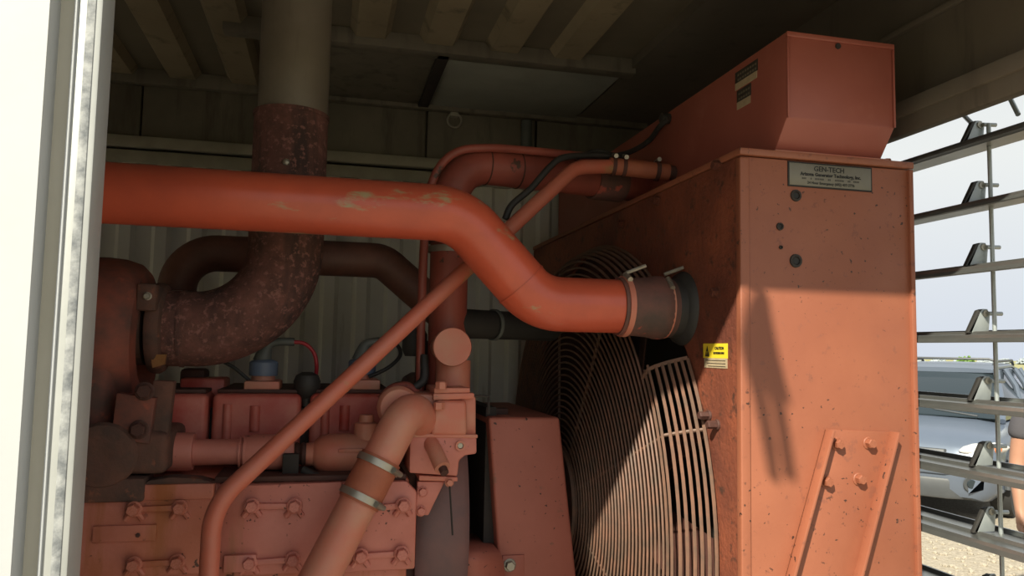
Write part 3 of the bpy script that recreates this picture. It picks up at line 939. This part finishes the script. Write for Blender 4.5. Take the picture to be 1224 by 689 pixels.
# cylinder heads
HY = 2.46
def head(u0, u1, v0, v1, groove):
    a, b = A(u0, v0, Y=HY), A(u1, v1, Y=HY)
    h = box('cylinder_head', a.x, b.x, HY, HY+.5, b.z-.06, a.z, HEAD_P, en, .018, 4)
    if groove:
        g_ = A(groove, 0, Y=HY).x
        rb = RAD(6.5, a)
        gx = A(groove, 490, Y=HY).x
        tube('head_boss', [(gx, HY+rb*.3, a.z-.035), (gx, HY+rb*.3, a.z-.11)], rb, HEAD_P, h, 14)
        sx = A(u0+18, 490, Y=HY).x
        tube('head_rib', [(sx, HY, a.z-.03), (sx, HY, b.z)], rb*.8, HEAD_P, h, 12)
    lidw = box('rocker_lid', a.x+.01, b.x-.01, HY+.03, HY+.45, a.z, a.z+.012, DIRTY, h, .003)
    return h
h1 = head(150, 246, 471, 528, None)
h2 = head(254, 358, 471, 528, 305)
h3 = head(371, 470, 471, 528, 412)
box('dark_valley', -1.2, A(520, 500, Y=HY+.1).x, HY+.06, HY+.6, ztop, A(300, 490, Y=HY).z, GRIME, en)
for u0, u1, v0 in ((215, 268, 452), (338, 356, 466), (445, 462, 464)):
    a, b = A(u0, v0, Y=HY+.15), A(u1, 474, Y=HY+.15)
    box('rocker_pedestal', a.x, b.x, HY+.15, HY+.3, b.z-.02, a.z, HEAD_P, en, .01)
a, b = A(215, 441, Y=HY+.2), A(245, 455, Y=HY+.2)
box('rocker_pedestal', a.x, b.x, HY+.2, HY+.3, b.z-.02, a.z, DIRTY, en, .012)
def inj(u, v, hd, wire_m, pts):
    c = A(u, v, Y=HY+.12)
    base = box('injector_base', c.x-.05, c.x+.055, HY+.04, HY+.2, c.z-.005, c.z+.03, TAN_P, hd, .006)
    z = c.z+.03
    cc = Vector((c.x, HY+.12, z))
    lathe('injector_collar', [(.036, 0), (.036, .014)], cc, (0, 0, 1), TAN_P, base, 20)
    lathe('injector_cap', [(.043, .014), (.044, .02), (.044, .055), (.04, .06), (.026, .065)], cc, (0, 0, 1), BLUEGR, base, 24)
    pth = smoothp([cc+Vector((-.005, 0, .06)), cc+Vector((0, 0, .085)), cc+Vector((.012, 0, .112)), cc+Vector((.045, 0, .122)), cc+Vector((.09, 0, .122))], 5)
    n = len(pth)
    tube('cable_elbow', pth, [.03-.017*min(1, i/(n*.6)) for i in range(n)], GREYPL, base, 14)
    return cc
i1 = inj(314, 466, h2, REDW, None)
i2 = inj(432, 464, h3, RUBBER, None)
s = i1+Vector((.09, 0, .122))
rl = tube('red_lead', smoothp([s-Vector((.01, 0, 0)), s+Vector((.03, 0, -.004)), s+Vector((.06, 0, -.03)), s+Vector((.072, .0, -.07)), s+Vector((.07, .02, -.12))], 6), .0065, REDW, None, 10, org=s)
tag(rl, 'red insulated lead curling down from the blue-grey cap', 'cable')
s = i2+Vector((.09, 0, .122))
bl_ = tube('black_lead', smoothp([s-Vector((.015, 0, 0)), s+Vector((.02, 0, -.01)), s+Vector((.03, -.02, -.045)), s+Vector((-.01, -.04, -.085)), s+Vector((-.07, -.04, -.115))], 6), .0065, RUBBER, None, 10, org=s)
tag(bl_, 'black lead looping beneath the slanting pipe', 'cable')
p = A(273, 437, Y=HY+.1)
bl2 = tube('thin_black_lead', smoothp([A(262, 430, Y=HY+.1), A(280, 440, Y=HY+.1), A(298, 455, Y=HY+.11)], 5), .0055, RUBBER, None, 8, org=p)
tag(bl2, 'thin black lead running under the rusty elbow', 'cable')
c = A(367, 459, Y=HY+.05)
lathe('breather_knob', [(.012, -.07), (.014, -.045), (.03, -.036), (.040, -.012), (.041, .008), (.034, .026), (.016, .036)], c, (0, 0, 1), RUBBER, en, 24)

# thermostat housing
TY = 2.2
def pp_(lst, y): return [A(u, v, Y=y) for u, v in lst]
th = prism('thermostat_housing', pp_(((493, 471), (569, 474), (569, 521), (493, 520)), TY+.02), (0, .2, 0), TAN_P, en, .006)
prism('housing_front', pp_(((490, 521), (570, 522), (570, 543), (556, 545), (549, 551), (547, 570), (489, 566)), TY), (0, .22, 0), ENG_P, th, .006)
prism('housing_flange', pp_(((486, 519), (571, 520), (571, 524), (486, 523)), TY-.004), (0, .2, 0), TAN_P, th, .001)
prism('top_flange', pp_(((518, 471), (567, 470), (567, 477), (518, 479)), TY-.005), (0, .2, 0), TAN_P, th, .003)
prism('top_flange', pp_(((519, 464), (562, 464), (562, 470), (519, 471)), TY-.0), (0, .2, 0), TAN_P, th, .003)
a, b = A(519, 479, Y=TY), A(556, 520, Y=TY)
# bulging neck
v, f = cat(prismg(pp_(((519, 478), (556, 478), (557, 520), (513, 520)), TY+.02), (0, -.03, 0)))
mk('neck', v, f, TAN_P, th, bevel=.012, seg=3)
lathe('riser', [(RAD(21, A(541, 440, Y=CY-.1)), 0), (RAD(21, A(541, 440, Y=CY-.1)), A(541, 430, Y=CY-.12).z-A(541, 466, Y=CY-.12).z)], A(541, 466, Y=CY-.07), (0, 0, 1), TAN_P, th, 28)
for u, v in ((527, 468), (525, 482)):
    p = A(u, v, Y=TY-.02)
    bolt(p+Vector((0, 0, .004)), (0, 0, 1) if v < 475 else (0, 0, -1), .016, .022, TAN_P, th, False)
# spigot pointing down
s0, s1 = A(516, 531, Y=TY-.01), A(529, 560, Y=TY-.075)
tube('spigot', smoothp([s0+Vector((0, .02, 0)), s0.lerp(s1, .35), s0.lerp(s1, .85), s1], 5), RAD(9.5, s0), TAN_P, th, 18)
tube('spigot_plug', [s1, s1+(s1-s0).normalized()*.018], RAD(5, s0), DIRTY, th, 10)
p = A(550, 533, Y=TY)
ring('plug_ring', p, (0, -1, 0), .009, .0145, .008, TAN_P, th, 20)
lathe('plug_bolt', [(.008, 0), (.008, .004)], p, (0, -1, 0), STEEL, th, 6)
bolt(A(492, 481, Y=TY+.02), (0, -1, 0), .012, .012, TAN_P, th)
prism('lower_flange', pp_(((501, 569), (547, 571), (547, 576), (501, 575)), TY-.002), (0, .15, 0), TAN_P, th, .002)
bk = prism('support_bracket', pp_(((499, 576), (532, 576), (512, 617), (497, 615)), TY+.01), (0, .02, 0), ENG_P, en, .004)
for u, v in ((505, 588), (503, 611)): bolt(A(u, v, Y=TY+.01), (0, -1, 0), .012, .015, ENG_P, bk)
# dipstick line
tube('dipstick', [A(537, 575, Y=TY-.005), A(541, 640, Y=TY-.005)], .0028, GRIME, en, 6)
bolt(A(537, 577, Y=TY-.004), (0, -1, 0), .01, .012, TAN_P, en)
# small bracket rail to the right of the housing
tube('wire_bracket', [A(560, 473, Y=TY+.02), A(584, 474, Y=TY+.02), A(584, 495, Y=TY+.02)], .0045, GRIME, en, 6)
# gear case rim and damper
gx0, gx1 = A(497, 620, Y=2.3).x, A(563, 620, Y=2.3).x
lathe('vibration_damper', [(.30, 0), (.46, .005), (.475, .03), (.475, gx1-gx0-.02), (.46, gx1-gx0), (.2, gx1-gx0+.002)], (gx0, 2.78, 1.14), (1, 0, 0), BLUEGREY_D, en, 64)
box('front_cover', gx0-.1, gx1-.06, 2.36, 3.2, .4, 1.42, DIRTY, en, .02)
# clips and lines behind the elbow
hl = smoothp([A(455, 478, Y=2.33), A(470, 464, Y=2.33), A(486, 462, Y=2.35), A(498, 470, Y=2.36)], 5)
tube('fuel_line', hl, .014, COOL_P, en, 10)
hl = smoothp([A(486, 470, Y=2.36), A(498, 462, Y=2.36), A(507, 452, Y=2.37), A(507, 425, Y=2.39)], 5)
tube('dark_line', hl, .013, RUBBER, en, 10)
p = A(503, 415, Y=2.5)
lathe('sender', [(.03, 0), (.04, .02), (.04, .07), (.03, .09)], (p.x-.02, 2.5, p.z-.03), (0, 0, 1), RUBBER, en, 20)
tube('sender_post', [(p.x, 2.47, A(503, 500, Y=2.47).z), (p.x, 2.47, p.z+.02)], .02, GRIME, en, 12)

# ================================================================== BELT GUARD
GY = 2.45
bgd = thing('belt_guard', (.7, 2.8, .3), 'tall boxy salmon sheet metal belt guard beside the fan guard', 'guard')
f0 = pp_(((584, 499), (669, 499), (689, 689), (597, 689)), GY)
# extend to the skid
def ext(p, q, z): return p+(q-p)*((z-p.z)/(q.z-p.z))
b0, b1 = ext(f0[0], f0[3], .6), ext(f0[1], f0[2], .6)
prism('body', [f0[0], f0[1], b1, b0], (0, .7, 0), BELT_P, bgd, .01, seg=3)
a, b = A(604, 664, Y=GY), A(624, 700, Y=GY)
bp_ = box('bolt_plate', a.x-.01, b.x+.005, GY-.006, GY+.004, b.z, a.z, BELT_P, bgd, .002)
bolt(A(609, 676, Y=GY-.006), (0, -1, 0), .016, .018, STEEL, bp_)
cs = [A(u, v, Y=2.38) for u, v in ((523, 660), (530, 672), (533, 690), (534, 720))]
ce2 = [A(u, v, Y=2.38) for u, v in ((598, 661), (602, 672), (604, 690), (605, 720))]
V = [c for c in cs]+[c for c in ce2]+[c+Vector((0, .25, .0)) for c in cs[:1]]+[ce2[0]+Vector((0, .25, 0))]
g0 = [(i, i+1, 5+i, 4+i) for i in range(3)]+[(0, 4, 9, 8)]
sv = mk('deflector_sheet', V, g0, BELT_P, bgd, smooth=True)
md = sv.modifiers.new('thickness', 'SOLIDIFY'); md.thickness = .006
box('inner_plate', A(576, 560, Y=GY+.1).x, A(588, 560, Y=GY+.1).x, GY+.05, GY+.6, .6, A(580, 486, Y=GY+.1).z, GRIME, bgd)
clp = box('latch_tab', A(586, 493, Y=GY+.12).x, A(606, 493, Y=GY+.12).x, GY+.1, GY+.14, f0[0].z-.005, f0[0].z+.02, DIRTY, bgd, .003)

# ================================================================== BLACK CABLES BY THE TANK
cpts = [A(604, 262, Y=2.34), A(612, 245, Y=2.34), A(634, 226, Y=2.35), A(656, 201, Y=2.36), A(672, 189, Y=2.37), A(700, 186, Y=2.4), A(730, 187, Y=2.42), A(748, 189, Y=2.45)]
cbl = tube('sensor_cable', smoothp(cpts, 6), .011, RUBBER, None, 10, org=cpts[0])
tag(cbl, 'thick black sensor cable rising behind the slanting pipe', 'cable')
cpts = [A(690, 188, Y=2.41), A(715, 181, Y=2.43), A(735, 186, Y=2.44), A(757, 180, Y=2.48), A(776, 168, Y=2.5), A(788, 152, X=TX0-.03), A(800, 142, X=TX0-.012)]
cb2 = tube('drain_hose', smoothp(cpts, 6), .0095, RUBBER, None, 10, org=cpts[-1])
tag(cb2, 'black overflow hose plugged into the header tank side', 'hose')
p = A(800, 142, X=TX0)
lathe('hose_elbow', [(.018, 0), (.018, .03), (.012, .034)], p, (-1, 0, 0), RUBBER, cb2, 14)

# ================================================================== LOUVRES
LYC = 2.5
lv = thing('louvre', (LX+.07, LYC, .2), 'open aluminium louvre with horizontal blades and a linkage rod at the end wall', 'louvre')
blade_prof = [(.0, -.024), (.006, -.026), (.014, -.006), (.05, -.004), (.055, .004), (.062, .004), (.066, -.003), (.128, -.001), (.132, .010), (.139, .010), (.141, -.006),
              (.138, -.009), (.066, -.010), (.058, -.006), (.012, -.013)]
zs = [2.271, 2.108, 1.942, 1.767, 1.592, 1.425, 1.258, 1.09, .92, .75, .58, .41]
bme = None
for z in zs:
    if bme is None:
        v, f = prismg([(LX+a, 1.28, 0+b) for a, b in blade_prof], (0, 2.42, 0))
        bo = mk('blade', [(p.x, p.y, p.z+z) for p in v], f, ALU, lv)
        bme, z_first = bo.data, z
    else:
        bo = bpy.data.objects.new('blade', bme)
        COL.objects.link(bo)
        bo.parent = lv
        bo.location = (0, 0, z-z_first)
        ORG[bo.name] = ORG[lv.name]
box('jamb_post', LX+.0, LX+.15, 1.25, 1.28, .2, 2.32, ALU, lv)
box('jamb_post', LX+.0, LX+.15, 3.70, 3.73, .2, 2.32, ALU, lv)
rodx, rody = LX+.112, 1.672
tube('linkage_rod', [(rodx, rody, .4), (rodx, rody, 2.325)], .0055, GALV, lv, 10)
def bracket(z, Y):
    x = LX+.055
    poly = [(x-.012, Y, z+.002), (x+.05, Y, z+.002), (x+.056, Y, z+.05), (x+.048, Y, z+.064), (x+.034, Y, z+.064), (x+.024, Y, z+.056)]
    k_ = prism('bracket', poly, (0, .005, 0), GALV, lv, .001)
    x -= .004
    e_ = prism('lever_shade_edge', [(x-.012, Y, z+.0), (x+.002, Y, z+.0), (x+.036, Y, z+.064), (x+.022, Y, z+.060)], (0, .012, 0), RUBBER, k_, .002)  # shaded inner edge of the bracket, put in as a black strip
    tube('pin', [(x+.045, Y-.003, z+.052), (x+.045, Y+.02, z+.052)], .009, STEEL, k_, 10)
    tube('link_bolt', [(x+.05, Y-.006, z+.052), (x+.085, Y-.012, z+.052)], .0055, GALV, k_, 8)
    return k_
for z in zs: bracket(z, rody+.012)
# stay struts above the top blade
for (u0, v0, u1, v1) in ((1152, 138, 1166, 152), (1207, 117, 1217, 137)):
    a, b = A(u0, v0, X=LX+.12), A(u1, v1, X=LX+.1)
    tube('stay_strut', [a+(a-b)*.25, b], .006, GALV, lv, 8)

# ================================================================== SHADOW CASTER added unseen outside the opening, cut to the shadow on the radiator side
T_ = 1.05
def back(u, v, t=T_): return A(u, v, Y=RY)-Vector((.90, 1.0, -1.077))*t
sh = [(908, 338), (917, 352), (922, 385), (931, 430), (944, 480), (937, 482), (943, 520), (951, 572), (937, 572), (929, 520), (921, 478), (913, 455), (927, 535), (931, 575), (919, 573), (911, 530), (899, 470), (889, 432), (884, 405), (891, 370), (898, 352)]
sp_ = [back(u, v) for u, v in sh]
top = back(906, 342)
caster = thing('shadow_caster', top, 'unseen forked shadow caster added outside the opening, hung from the header', 'strap')
prism('caster_sheet', sp_, (0, -.006, 0), RUBBER, caster)
tube('caster_cord', [top, (top.x-.02, NEAR_Y-.052, top.z+.25)], .006, RUBBER, caster, 8)

# ================================================================== CAR
SILVER = mat('silver_blue_car_paint', (.14, .17, .225), (.13, .16, .21), 2, .8, rough=.3, metal=.3, bump=0)
GLASS = mat('car_glass', (.025, .035, .042), rough=.08, bump=0, spec=.4)
TRIM = mat('dark_car_trim', (.05, .055, .06), (.07, .075, .08), 5, .5, rough=.5, bump=0)
LAMP = mat('headlamp', (.62, .62, .6), (.5, .5, .5), 14, .5, rough=.12, bump=0)
AMBER = mat('amber_lens', (.55, .18, .08), rough=.2, bump=0)
CHROME = mat('chrome', (.75, .75, .76), rough=.12, metal=1, bump=0)
TYRE = mat('tyre', (.025, .025, .025), rough=.85, bump=.1)
car = thing('parked_car', (0, 0, 0), 'silver-blue sport utility car parked beyond the louvres', 'car')
def cp_(name, v, f, m, parent=car, smooth=True, bevel=0):
    return mk(name, v, f, m, parent, smooth=smooth, bevel=bevel)
def loft(secs):
    """secs: list of (x, half profile [(y,z)...] bottom->top centre)"""
    V, F = [], []
    n = len(secs[0][1])
    ring_n = 2*n
    for x, pr in secs:
        for y, z in pr: V.append((x, y, z))
        for y, z in reversed(pr): V.append((x, -y, z))
    for i in range(len(secs)-1):
        for k in range(ring_n):
            l = (k+1) % ring_n
            F.append((i*ring_n+k, i*ring_n+l, (i+1)*ring_n+l, (i+1)*ring_n+k))
    F.append(tuple(range(ring_n)))
    F.append(tuple(range(len(secs)*ring_n-1, (len(secs)-1)*ring_n-1, -1)))
    return V, F
# local car frame: +x is the nose
def sec(x, w, zb, zs_, zt, r=.9): return (x, [(w*.86, zb), (w*.985, zb+.1), (w, zs_-.22), (w*.985, zs_), (w*.93, zs_+(zt-zs_)*.55), (w*.6, zt-.012), (w*.02, zt)])
v, f = loft([sec(2.27, .62, .36, .55, .60), sec(2.22, .76, .28, .72, .80), sec(2.10, .85, .24, .80, .90), sec(1.85, .89, .22, .86, .97), sec(1.4, .905, .22, .90, 1.02), sec(1.05, .91, .22, .93, 1.06),
             sec(.3, .91, .22, .95, 1.05), sec(-1.2, .91, .22, .97, 1.06), sec(-2.0, .88, .25, .97, 1.05), sec(-2.25, .80, .35, .9, .98)])
body = cp_('body', v, f, SILVER)
def gsec(x, w0, w1, z0, z1): return (x, [(w0, z0), (w0*.99, z0+(z1-z0)*.3), (w1*1.03, z0+(z1-z0)*.75), (w1, z1-.03), (w1*.8, z1), (w1*.4, z1+.005), (.01, z1+.008)])
v, f = loft([gsec(1.18, .80, .78, 1.03, 1.055), gsec(.40, .83, .62, 1.03, 1.60), gsec(.2, .83, .63, 1.03, 1.635), gsec(-1.0, .83, .63, 1.03, 1.655), gsec(-1.9, .80, .60, 1.03, 1.60), gsec(-2.12, .78, .56, 1.03, 1.30)])
cp_('cabin_glass', v, f, GLASS)
v, f = loft([(.46, [(.60, 1.565), (.62, 1.57), (.62, 1.59), (.60, 1.605), (.5, 1.615), (.3, 1.62), (.01, 1.622)]), (.2, [(.61, 1.61), (.645, 1.615), (.645, 1.64), (.62, 1.655), (.5, 1.665), (.3, 1.67), (.01, 1.675)]),
             (-1.0, [(.61, 1.63), (.645, 1.635), (.645, 1.66), (.62, 1.675), (.5, 1.685), (.3, 1.69), (.01, 1.695)]), (-1.95, [(.58, 1.57), (.6, 1.58), (.6, 1.60), (.58, 1.61), (.5, 1.62), (.3, 1.625), (.01, 1.63)])])
cp_('roof_panel', v, f, SILVER)
for s in (-1, 1):
    v, f = tubeg([(1.2, s*.80, 1.03), (.8, s*.735, 1.32), (.42, s*.645, 1.60)], .035, 8)
    cp_('windscreen_pillar', v, f, SILVER)
    for xx, yk in ((-.25, 1), (-1.2, 1), (-1.86, .965)):
        v, f = tubeg([(xx, s*.835*yk, 1.02), (xx-.03, s*.76*yk, 1.4), (xx-.02, s*.645*yk, 1.61)], .035, 8)
        cp_('side_pillar', v, f, SILVER)
    v, f = tubeg(fillet([(.1, s*.58, 1.66), (.02, s*.58, 1.705), (-1.5, s*.58, 1.725), (-1.62, s*.58, 1.66)], .05, 5), .018, 8)
    cp_('roof_rail', v, f, TRIM)
    # mirror
    mr = cp_('wing_mirror', *latheg([(.03, -.14), (.085, -.11), (.1, 0), (.09, .09), (.05, .12)], (.98, s*1.03, 1.03), (0, 1, .1), 14), mat('white_mirror_paint', (.7, .72, .73), rough=.3, bump=0))
    # headlamp: bulging lens wrapped around the corner
    cen = Vector((2.0, s*.70, .785))
    dh = Vector((.62, -s*.78, -.10)).normalized()
    v, f = latheg([(.012, -.25), (.05, -.2), (.078, -.1), (.085, 0), (.078, .12), (.05, .22), (.012, .27)], (0, 0, 0), dh, 16)
    hl = cp_('headlamp', [cen+Vector((q.x*1.1+.06, q.y+s*.05, q.z*.85)) for q in v], f, LAMP)
    v, f = latheg([(.05, 0), (.04, .015)], (2.06, s*.865, .80), (1, s*.9, 0), 12)
    mk('indicator_lens', v, f, AMBER, hl, smooth=True)
    v, f = latheg([(.085, 0), (.08, .012), (.055, .008)], (2.245, s*.645, .43), (1, s*.7, -.1), 18)
    fo = cp_('fog_lamp', v, f, TRIM)
    v, f = latheg([(.05, .01), (.045, .02)], (2.245, s*.645, .43), (1, s*.7, -.1), 14)
    mk('fog_lens', v, f, GLASS, fo, smooth=True)
    for xx in (1.38, -1.35):
        v, f = latheg([(.2, -.1), (.33, -.1), (.345, -.06), (.345, .06), (.33, .1), (.2, .1)], (xx, s*.82, .345), (0, s, 0), 28)
        wh = cp_('wheel', v, f, TYRE)
        v, f = latheg([(.21, .085), (.20, .105), (.06, .095), (.05, .11)], (xx, s*.82, .345), (0, s, 0), 20)
        mk('rim', v, f, CHROME, wh, smooth=True)
        v, f = tubeg([(xx+.41*math.cos(q), s*.905, .345+.41*math.sin(q)) for q in [math.pi*i/12 for i in range(13)]], .03, 8)
        cp_('wheel_arch', v, f, TRIM)
cp_('lower_bumper', *prismg([(1.95, -.80, .25), (2.14, -.68, .25), (2.285, -.42, .25), (2.285, .42, .25), (2.14, .68, .25), (1.95, .80, .25)], (0, 0, .22)), TRIM, bevel=.03)
cp_('bumper_bar', *prismg([(1.95, -.90, .50), (2.20, -.77, .50), (2.305, -.4, .50), (2.305, .4, .50), (2.20, .77, .50), (1.95, .90, .50)], (0, 0, .13)), SILVER, bevel=.04)
gl = cp_('grille', *prismg([(2.2, -.45, .64), (2.285, -.40, .64), (2.285, .40, .64), (2.2, .45, .64)], (-.03, 0, .13)), TRIM, bevel=.01)
for k in range(3):
    mk('grille_bar', *boxg(2.27, 2.295, -.4, .4, .66+.035*k, .672+.035*k), CHROME, gl)
cp_('roof_crossbar', *tubeg([(-.12, -.58, 1.705), (-.1, -.5, 1.735), (-.1, .5, 1.735), (-.12, .58, 1.705)], .016, 8), TRIM)
cp_('wiper', *tubeg([(1.17, .55, 1.07), (1.10, .1, 1.12), (1.02, -.05, 1.165)], .012, 6), TRIM)
cp_('wiper', *tubeg([(1.17, -.15, 1.07), (1.10, -.5, 1.12), (1.05, -.6, 1.15)], .012, 6), TRIM)
hv = Vector((-.80, -.60, 0)).normalized()
nose_right = A(1188, 600, Z=.0)
car.rotation_euler = (0, 0, math.atan2(hv.y, hv.x))
lat = Vector((-hv.y, hv.x, 0))       # car's left
scl = .98
car.scale = (scl, scl, scl)
# the car's left front corner (local 1.95, .9) stands at the measured spot
fx = A(1190, 560, Y=6.9)
dist = 9.6
dirn = A(1196, 430, Y=1.0)-CAM; dirn.z = 0; dirn.normalize()
corner = Vector((CAM.x, CAM.y, 0))+dirn*dist
car.location = corner-hv*1.95*scl-lat*.9*scl

# ================================================================== PERSON beyond the louvres
SKIN = mat('skin', (.44, .23, .15), (.40, .20, .13), 8, .5, rough=.5, bump=0)
SHIRT = mat('grey_tee', (.09, .085, .095), (.075, .07, .08), 10, .5, rough=.9, bump=.2)
PANTS = mat('khaki_shorts', (.25, .21, .15), (.2, .17, .12), 10, .5, rough=.9, bump=.2)
HAIR = mat('brown_hair', (.06, .035, .02), (.03, .02, .012), 30, .5, rough=.7, bump=.5)
def skin(name, verts, edges, radii, m, parent, root=0, sub=2):
    me = bpy.data.meshes.new(name)
    me.from_pydata(verts, edges, [])
    o = bpy.data.objects.new(name, me)
    COL.objects.link(o)
    o.parent = parent
    md = o.modifiers.new('skin', 'SKIN')
    md.use_smooth_shade = True
    for i, r in enumerate(radii):
        s = me.skin_vertices[0].data[i]
        s.radius = (r, r) if not isinstance(r, tuple) else r
        s.use_root = (i == root)
    if sub:
        ms = o.modifiers.new('sub', 'SUBSURF'); ms.levels = sub; ms.render_levels = sub
    me.materials.append(m)
    ORG[o.name] = ORG[parent.name]
    return o
PX = A(1274, 500, Y=3.45)
per = thing('person', (PX.x, PX.y, 0), 'person in a grey short-sleeved shirt standing behind the louvres, arm hanging', 'person')
per.rotation_euler = (0, 0, math.radians(-32))
bv = [(0, 0, .98), (0, 0, 1.15), (0, .0, 1.35), (0, .0, 1.46), (0, -.005, 1.54), (0, -.015, 1.62), (0, -.012, 1.72)]
be = [(0, 1), (1, 2), (2, 3), (3, 4), (4, 5), (5, 6)]
brd = [(.15, .11), (.145, .105), (.17, .115), (.10, .08), (.055, .055), (.078, .092), (.07, .08)]
def limb(start, pts, rs):
    prev = start
    for p, r in zip(pts, rs):
        bv.append(p); brd.append(r); be.append((prev, len(bv)-1)); prev = len(bv)-1
    return prev
for s in (-1, 1):
    w_ = limb(3, [(s*.17, 0, 1.42), (s*.215, .01, 1.27), (s*.235, .015, 1.12), (s*.24, -.03, 1.0), (s*.245, -.06, .88), (s*.245, -.07, .83), (s*.243, -.075, .79)], [.062, .05, .043, .042, .028, (.02, .038), (.016, .036)])
    for k in range(4):
        b0 = (s*.243, -.105+.021*k, .775)
        limb(w_, [b0, (b0[0]-s*.006, b0[1]-.004, b0[2]-.035), (b0[0]-s*.02, b0[1]-.004, b0[2]-.066-.006*(1.5-abs(k-1.5)))], [.0095, .0088, .0075])
    limb(w_-1, [(s*.232, -.112, .81), (s*.222, -.128, .775), (s*.215, -.13, .75)], [.011, .0095, .008])
    limb(0, [(s*.095, 0, .88), (s*.10, -.005, .50), (s*.10, .02, .10), (s*.10, .01, .05), (s*.105, -.13, .035)], [(.09, .095), .058, .042, .042, (.04, .03)])
body_ = skin('body', bv, be, brd, SKIN, per)
shv = [(0, 0, .92), (0, 0, 1.15), (0, 0, 1.35), (0, 0, 1.455), (.175, 0, 1.425), (.21, .008, 1.32), (.218, .01, 1.25), (-.175, 0, 1.425), (-.21, .008, 1.32), (-.218, .01, 1.25)]
skin('shirt', shv, [(0, 1), (1, 2), (2, 3), (3, 4), (4, 5), (5, 6), (3, 7), (7, 8), (8, 9)], [(.165, .125), (.16, .12), (.185, .13), (.11, .09), .076, .072, .07, .076, .072, .07], SHIRT, per)
ptv = [(0, 0, 1.02), (0, 0, .93), (.1, 0, .82), (.105, 0, .55), (-.1, 0, .82), (-.105, 0, .55)]
skin('shorts', ptv, [(0, 1), (1, 2), (2, 3), (1, 4), (4, 5)], [(.165, .125), (.165, .125), .112, .095, .112, .095], PANTS, per)
v, f = latheg([(.02, .125), (.06, .115), (.092, .07), (.098, .01), (.09, -.04), (.075, -.06)], (0, .012, 1.68), (0, .25, 1), 20)
O = ORG[per.name]
def lm(name, v, f, m): return mk(name, [Vector(p)+O for p in v], f, m, per, smooth=True)
lm('hair', v, f, HAIR)
for s in (-1, 1):
    v, f = latheg([(.004, -.008), (.011, 0), (.004, .008)], (s*.032, -.098, 1.655), (0, 1, 0), 10); lm('eye', v, f, INK)
    v, f = latheg([(.006, -.028), (.014, -.01), (.014, .012), (.006, .028)], (s*.082, .0, 1.645), (0, .2, 1), 10); lm('ear', v, f, SKIN)
v, f = latheg([(.016, -.02), (.013, 0), (.006, .03)], (0, -.105, 1.635), (0, .25, 1), 10); lm('nose', v, f, SKIN)
v, f = latheg([(.003, -.024), (.007, 0), (.003, .024)], (0, -.098, 1.592), (1, 0, 0), 8); lm('mouth', v, f, mat('lips', (.4, .14, .11), rough=.5, bump=0))

# ================================================================== FAR FIELD: bush and tree line
LEAF = mat('bush_leaf', (.16, .27, .05), (.10, .19, .04), 1.5, .5, rough=.8, bump=0)
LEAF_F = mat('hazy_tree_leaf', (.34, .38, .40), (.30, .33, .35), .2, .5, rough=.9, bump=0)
def bush(name, c, rx, rz, n, m, label, group=None):
    rnd = random.Random(int(c[0]*13+c[1]))
    ms_ = []
    for i in range(n):
        a, e_ = rnd.random()*6.283, math.asin(rnd.random())
        q = rnd.random()**.5
        p = Vector((math.cos(a)*math.cos(e_)*rx*q, math.sin(a)*math.cos(e_)*rx*q, (.08+math.sin(e_)*.85*q)*rz))
        s_ = rx*.2*(.6+rnd.random()*.8)
        ms_.append(Matrix.Translation(p) @ Matrix.Rotation(rnd.random()*6, 4, Vector((rnd.random(), rnd.random(), rnd.random()+.1)).normalized()) @ Matrix.Diagonal((s_, s_*.7, s_*.5, 1)))
    me = blobs(name, ms_)
    me.materials.append(m)
    o = bpy.data.objects.new(name, me)
    COL.objects.link(o)
    o.location = c
    tag(o, label, 'bush', group)
    return o
def far(u, dist):
    d = A(u, 430, Y=1.0)-CAM; d.z = 0; d.normalize()
    return (d.x*dist, d.y*dist, 0)
bush('green_bush', far(1155, 190), 2.3, 2.3, 150, LEAF, 'bright green bush in the dry field above the car roof')
bush('small_bush', far(1126, 195), 1.1, 1.0, 80, LEAF, 'smaller green bush left of the bright one in the field')
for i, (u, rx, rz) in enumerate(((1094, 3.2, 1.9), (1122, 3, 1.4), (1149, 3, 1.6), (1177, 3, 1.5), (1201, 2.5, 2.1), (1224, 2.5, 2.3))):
    bush('far_tree', far(u, 330), rx, rz, 130, LEAF_F, 'pale hazy tree on the far horizon line', 'far trees on the horizon')
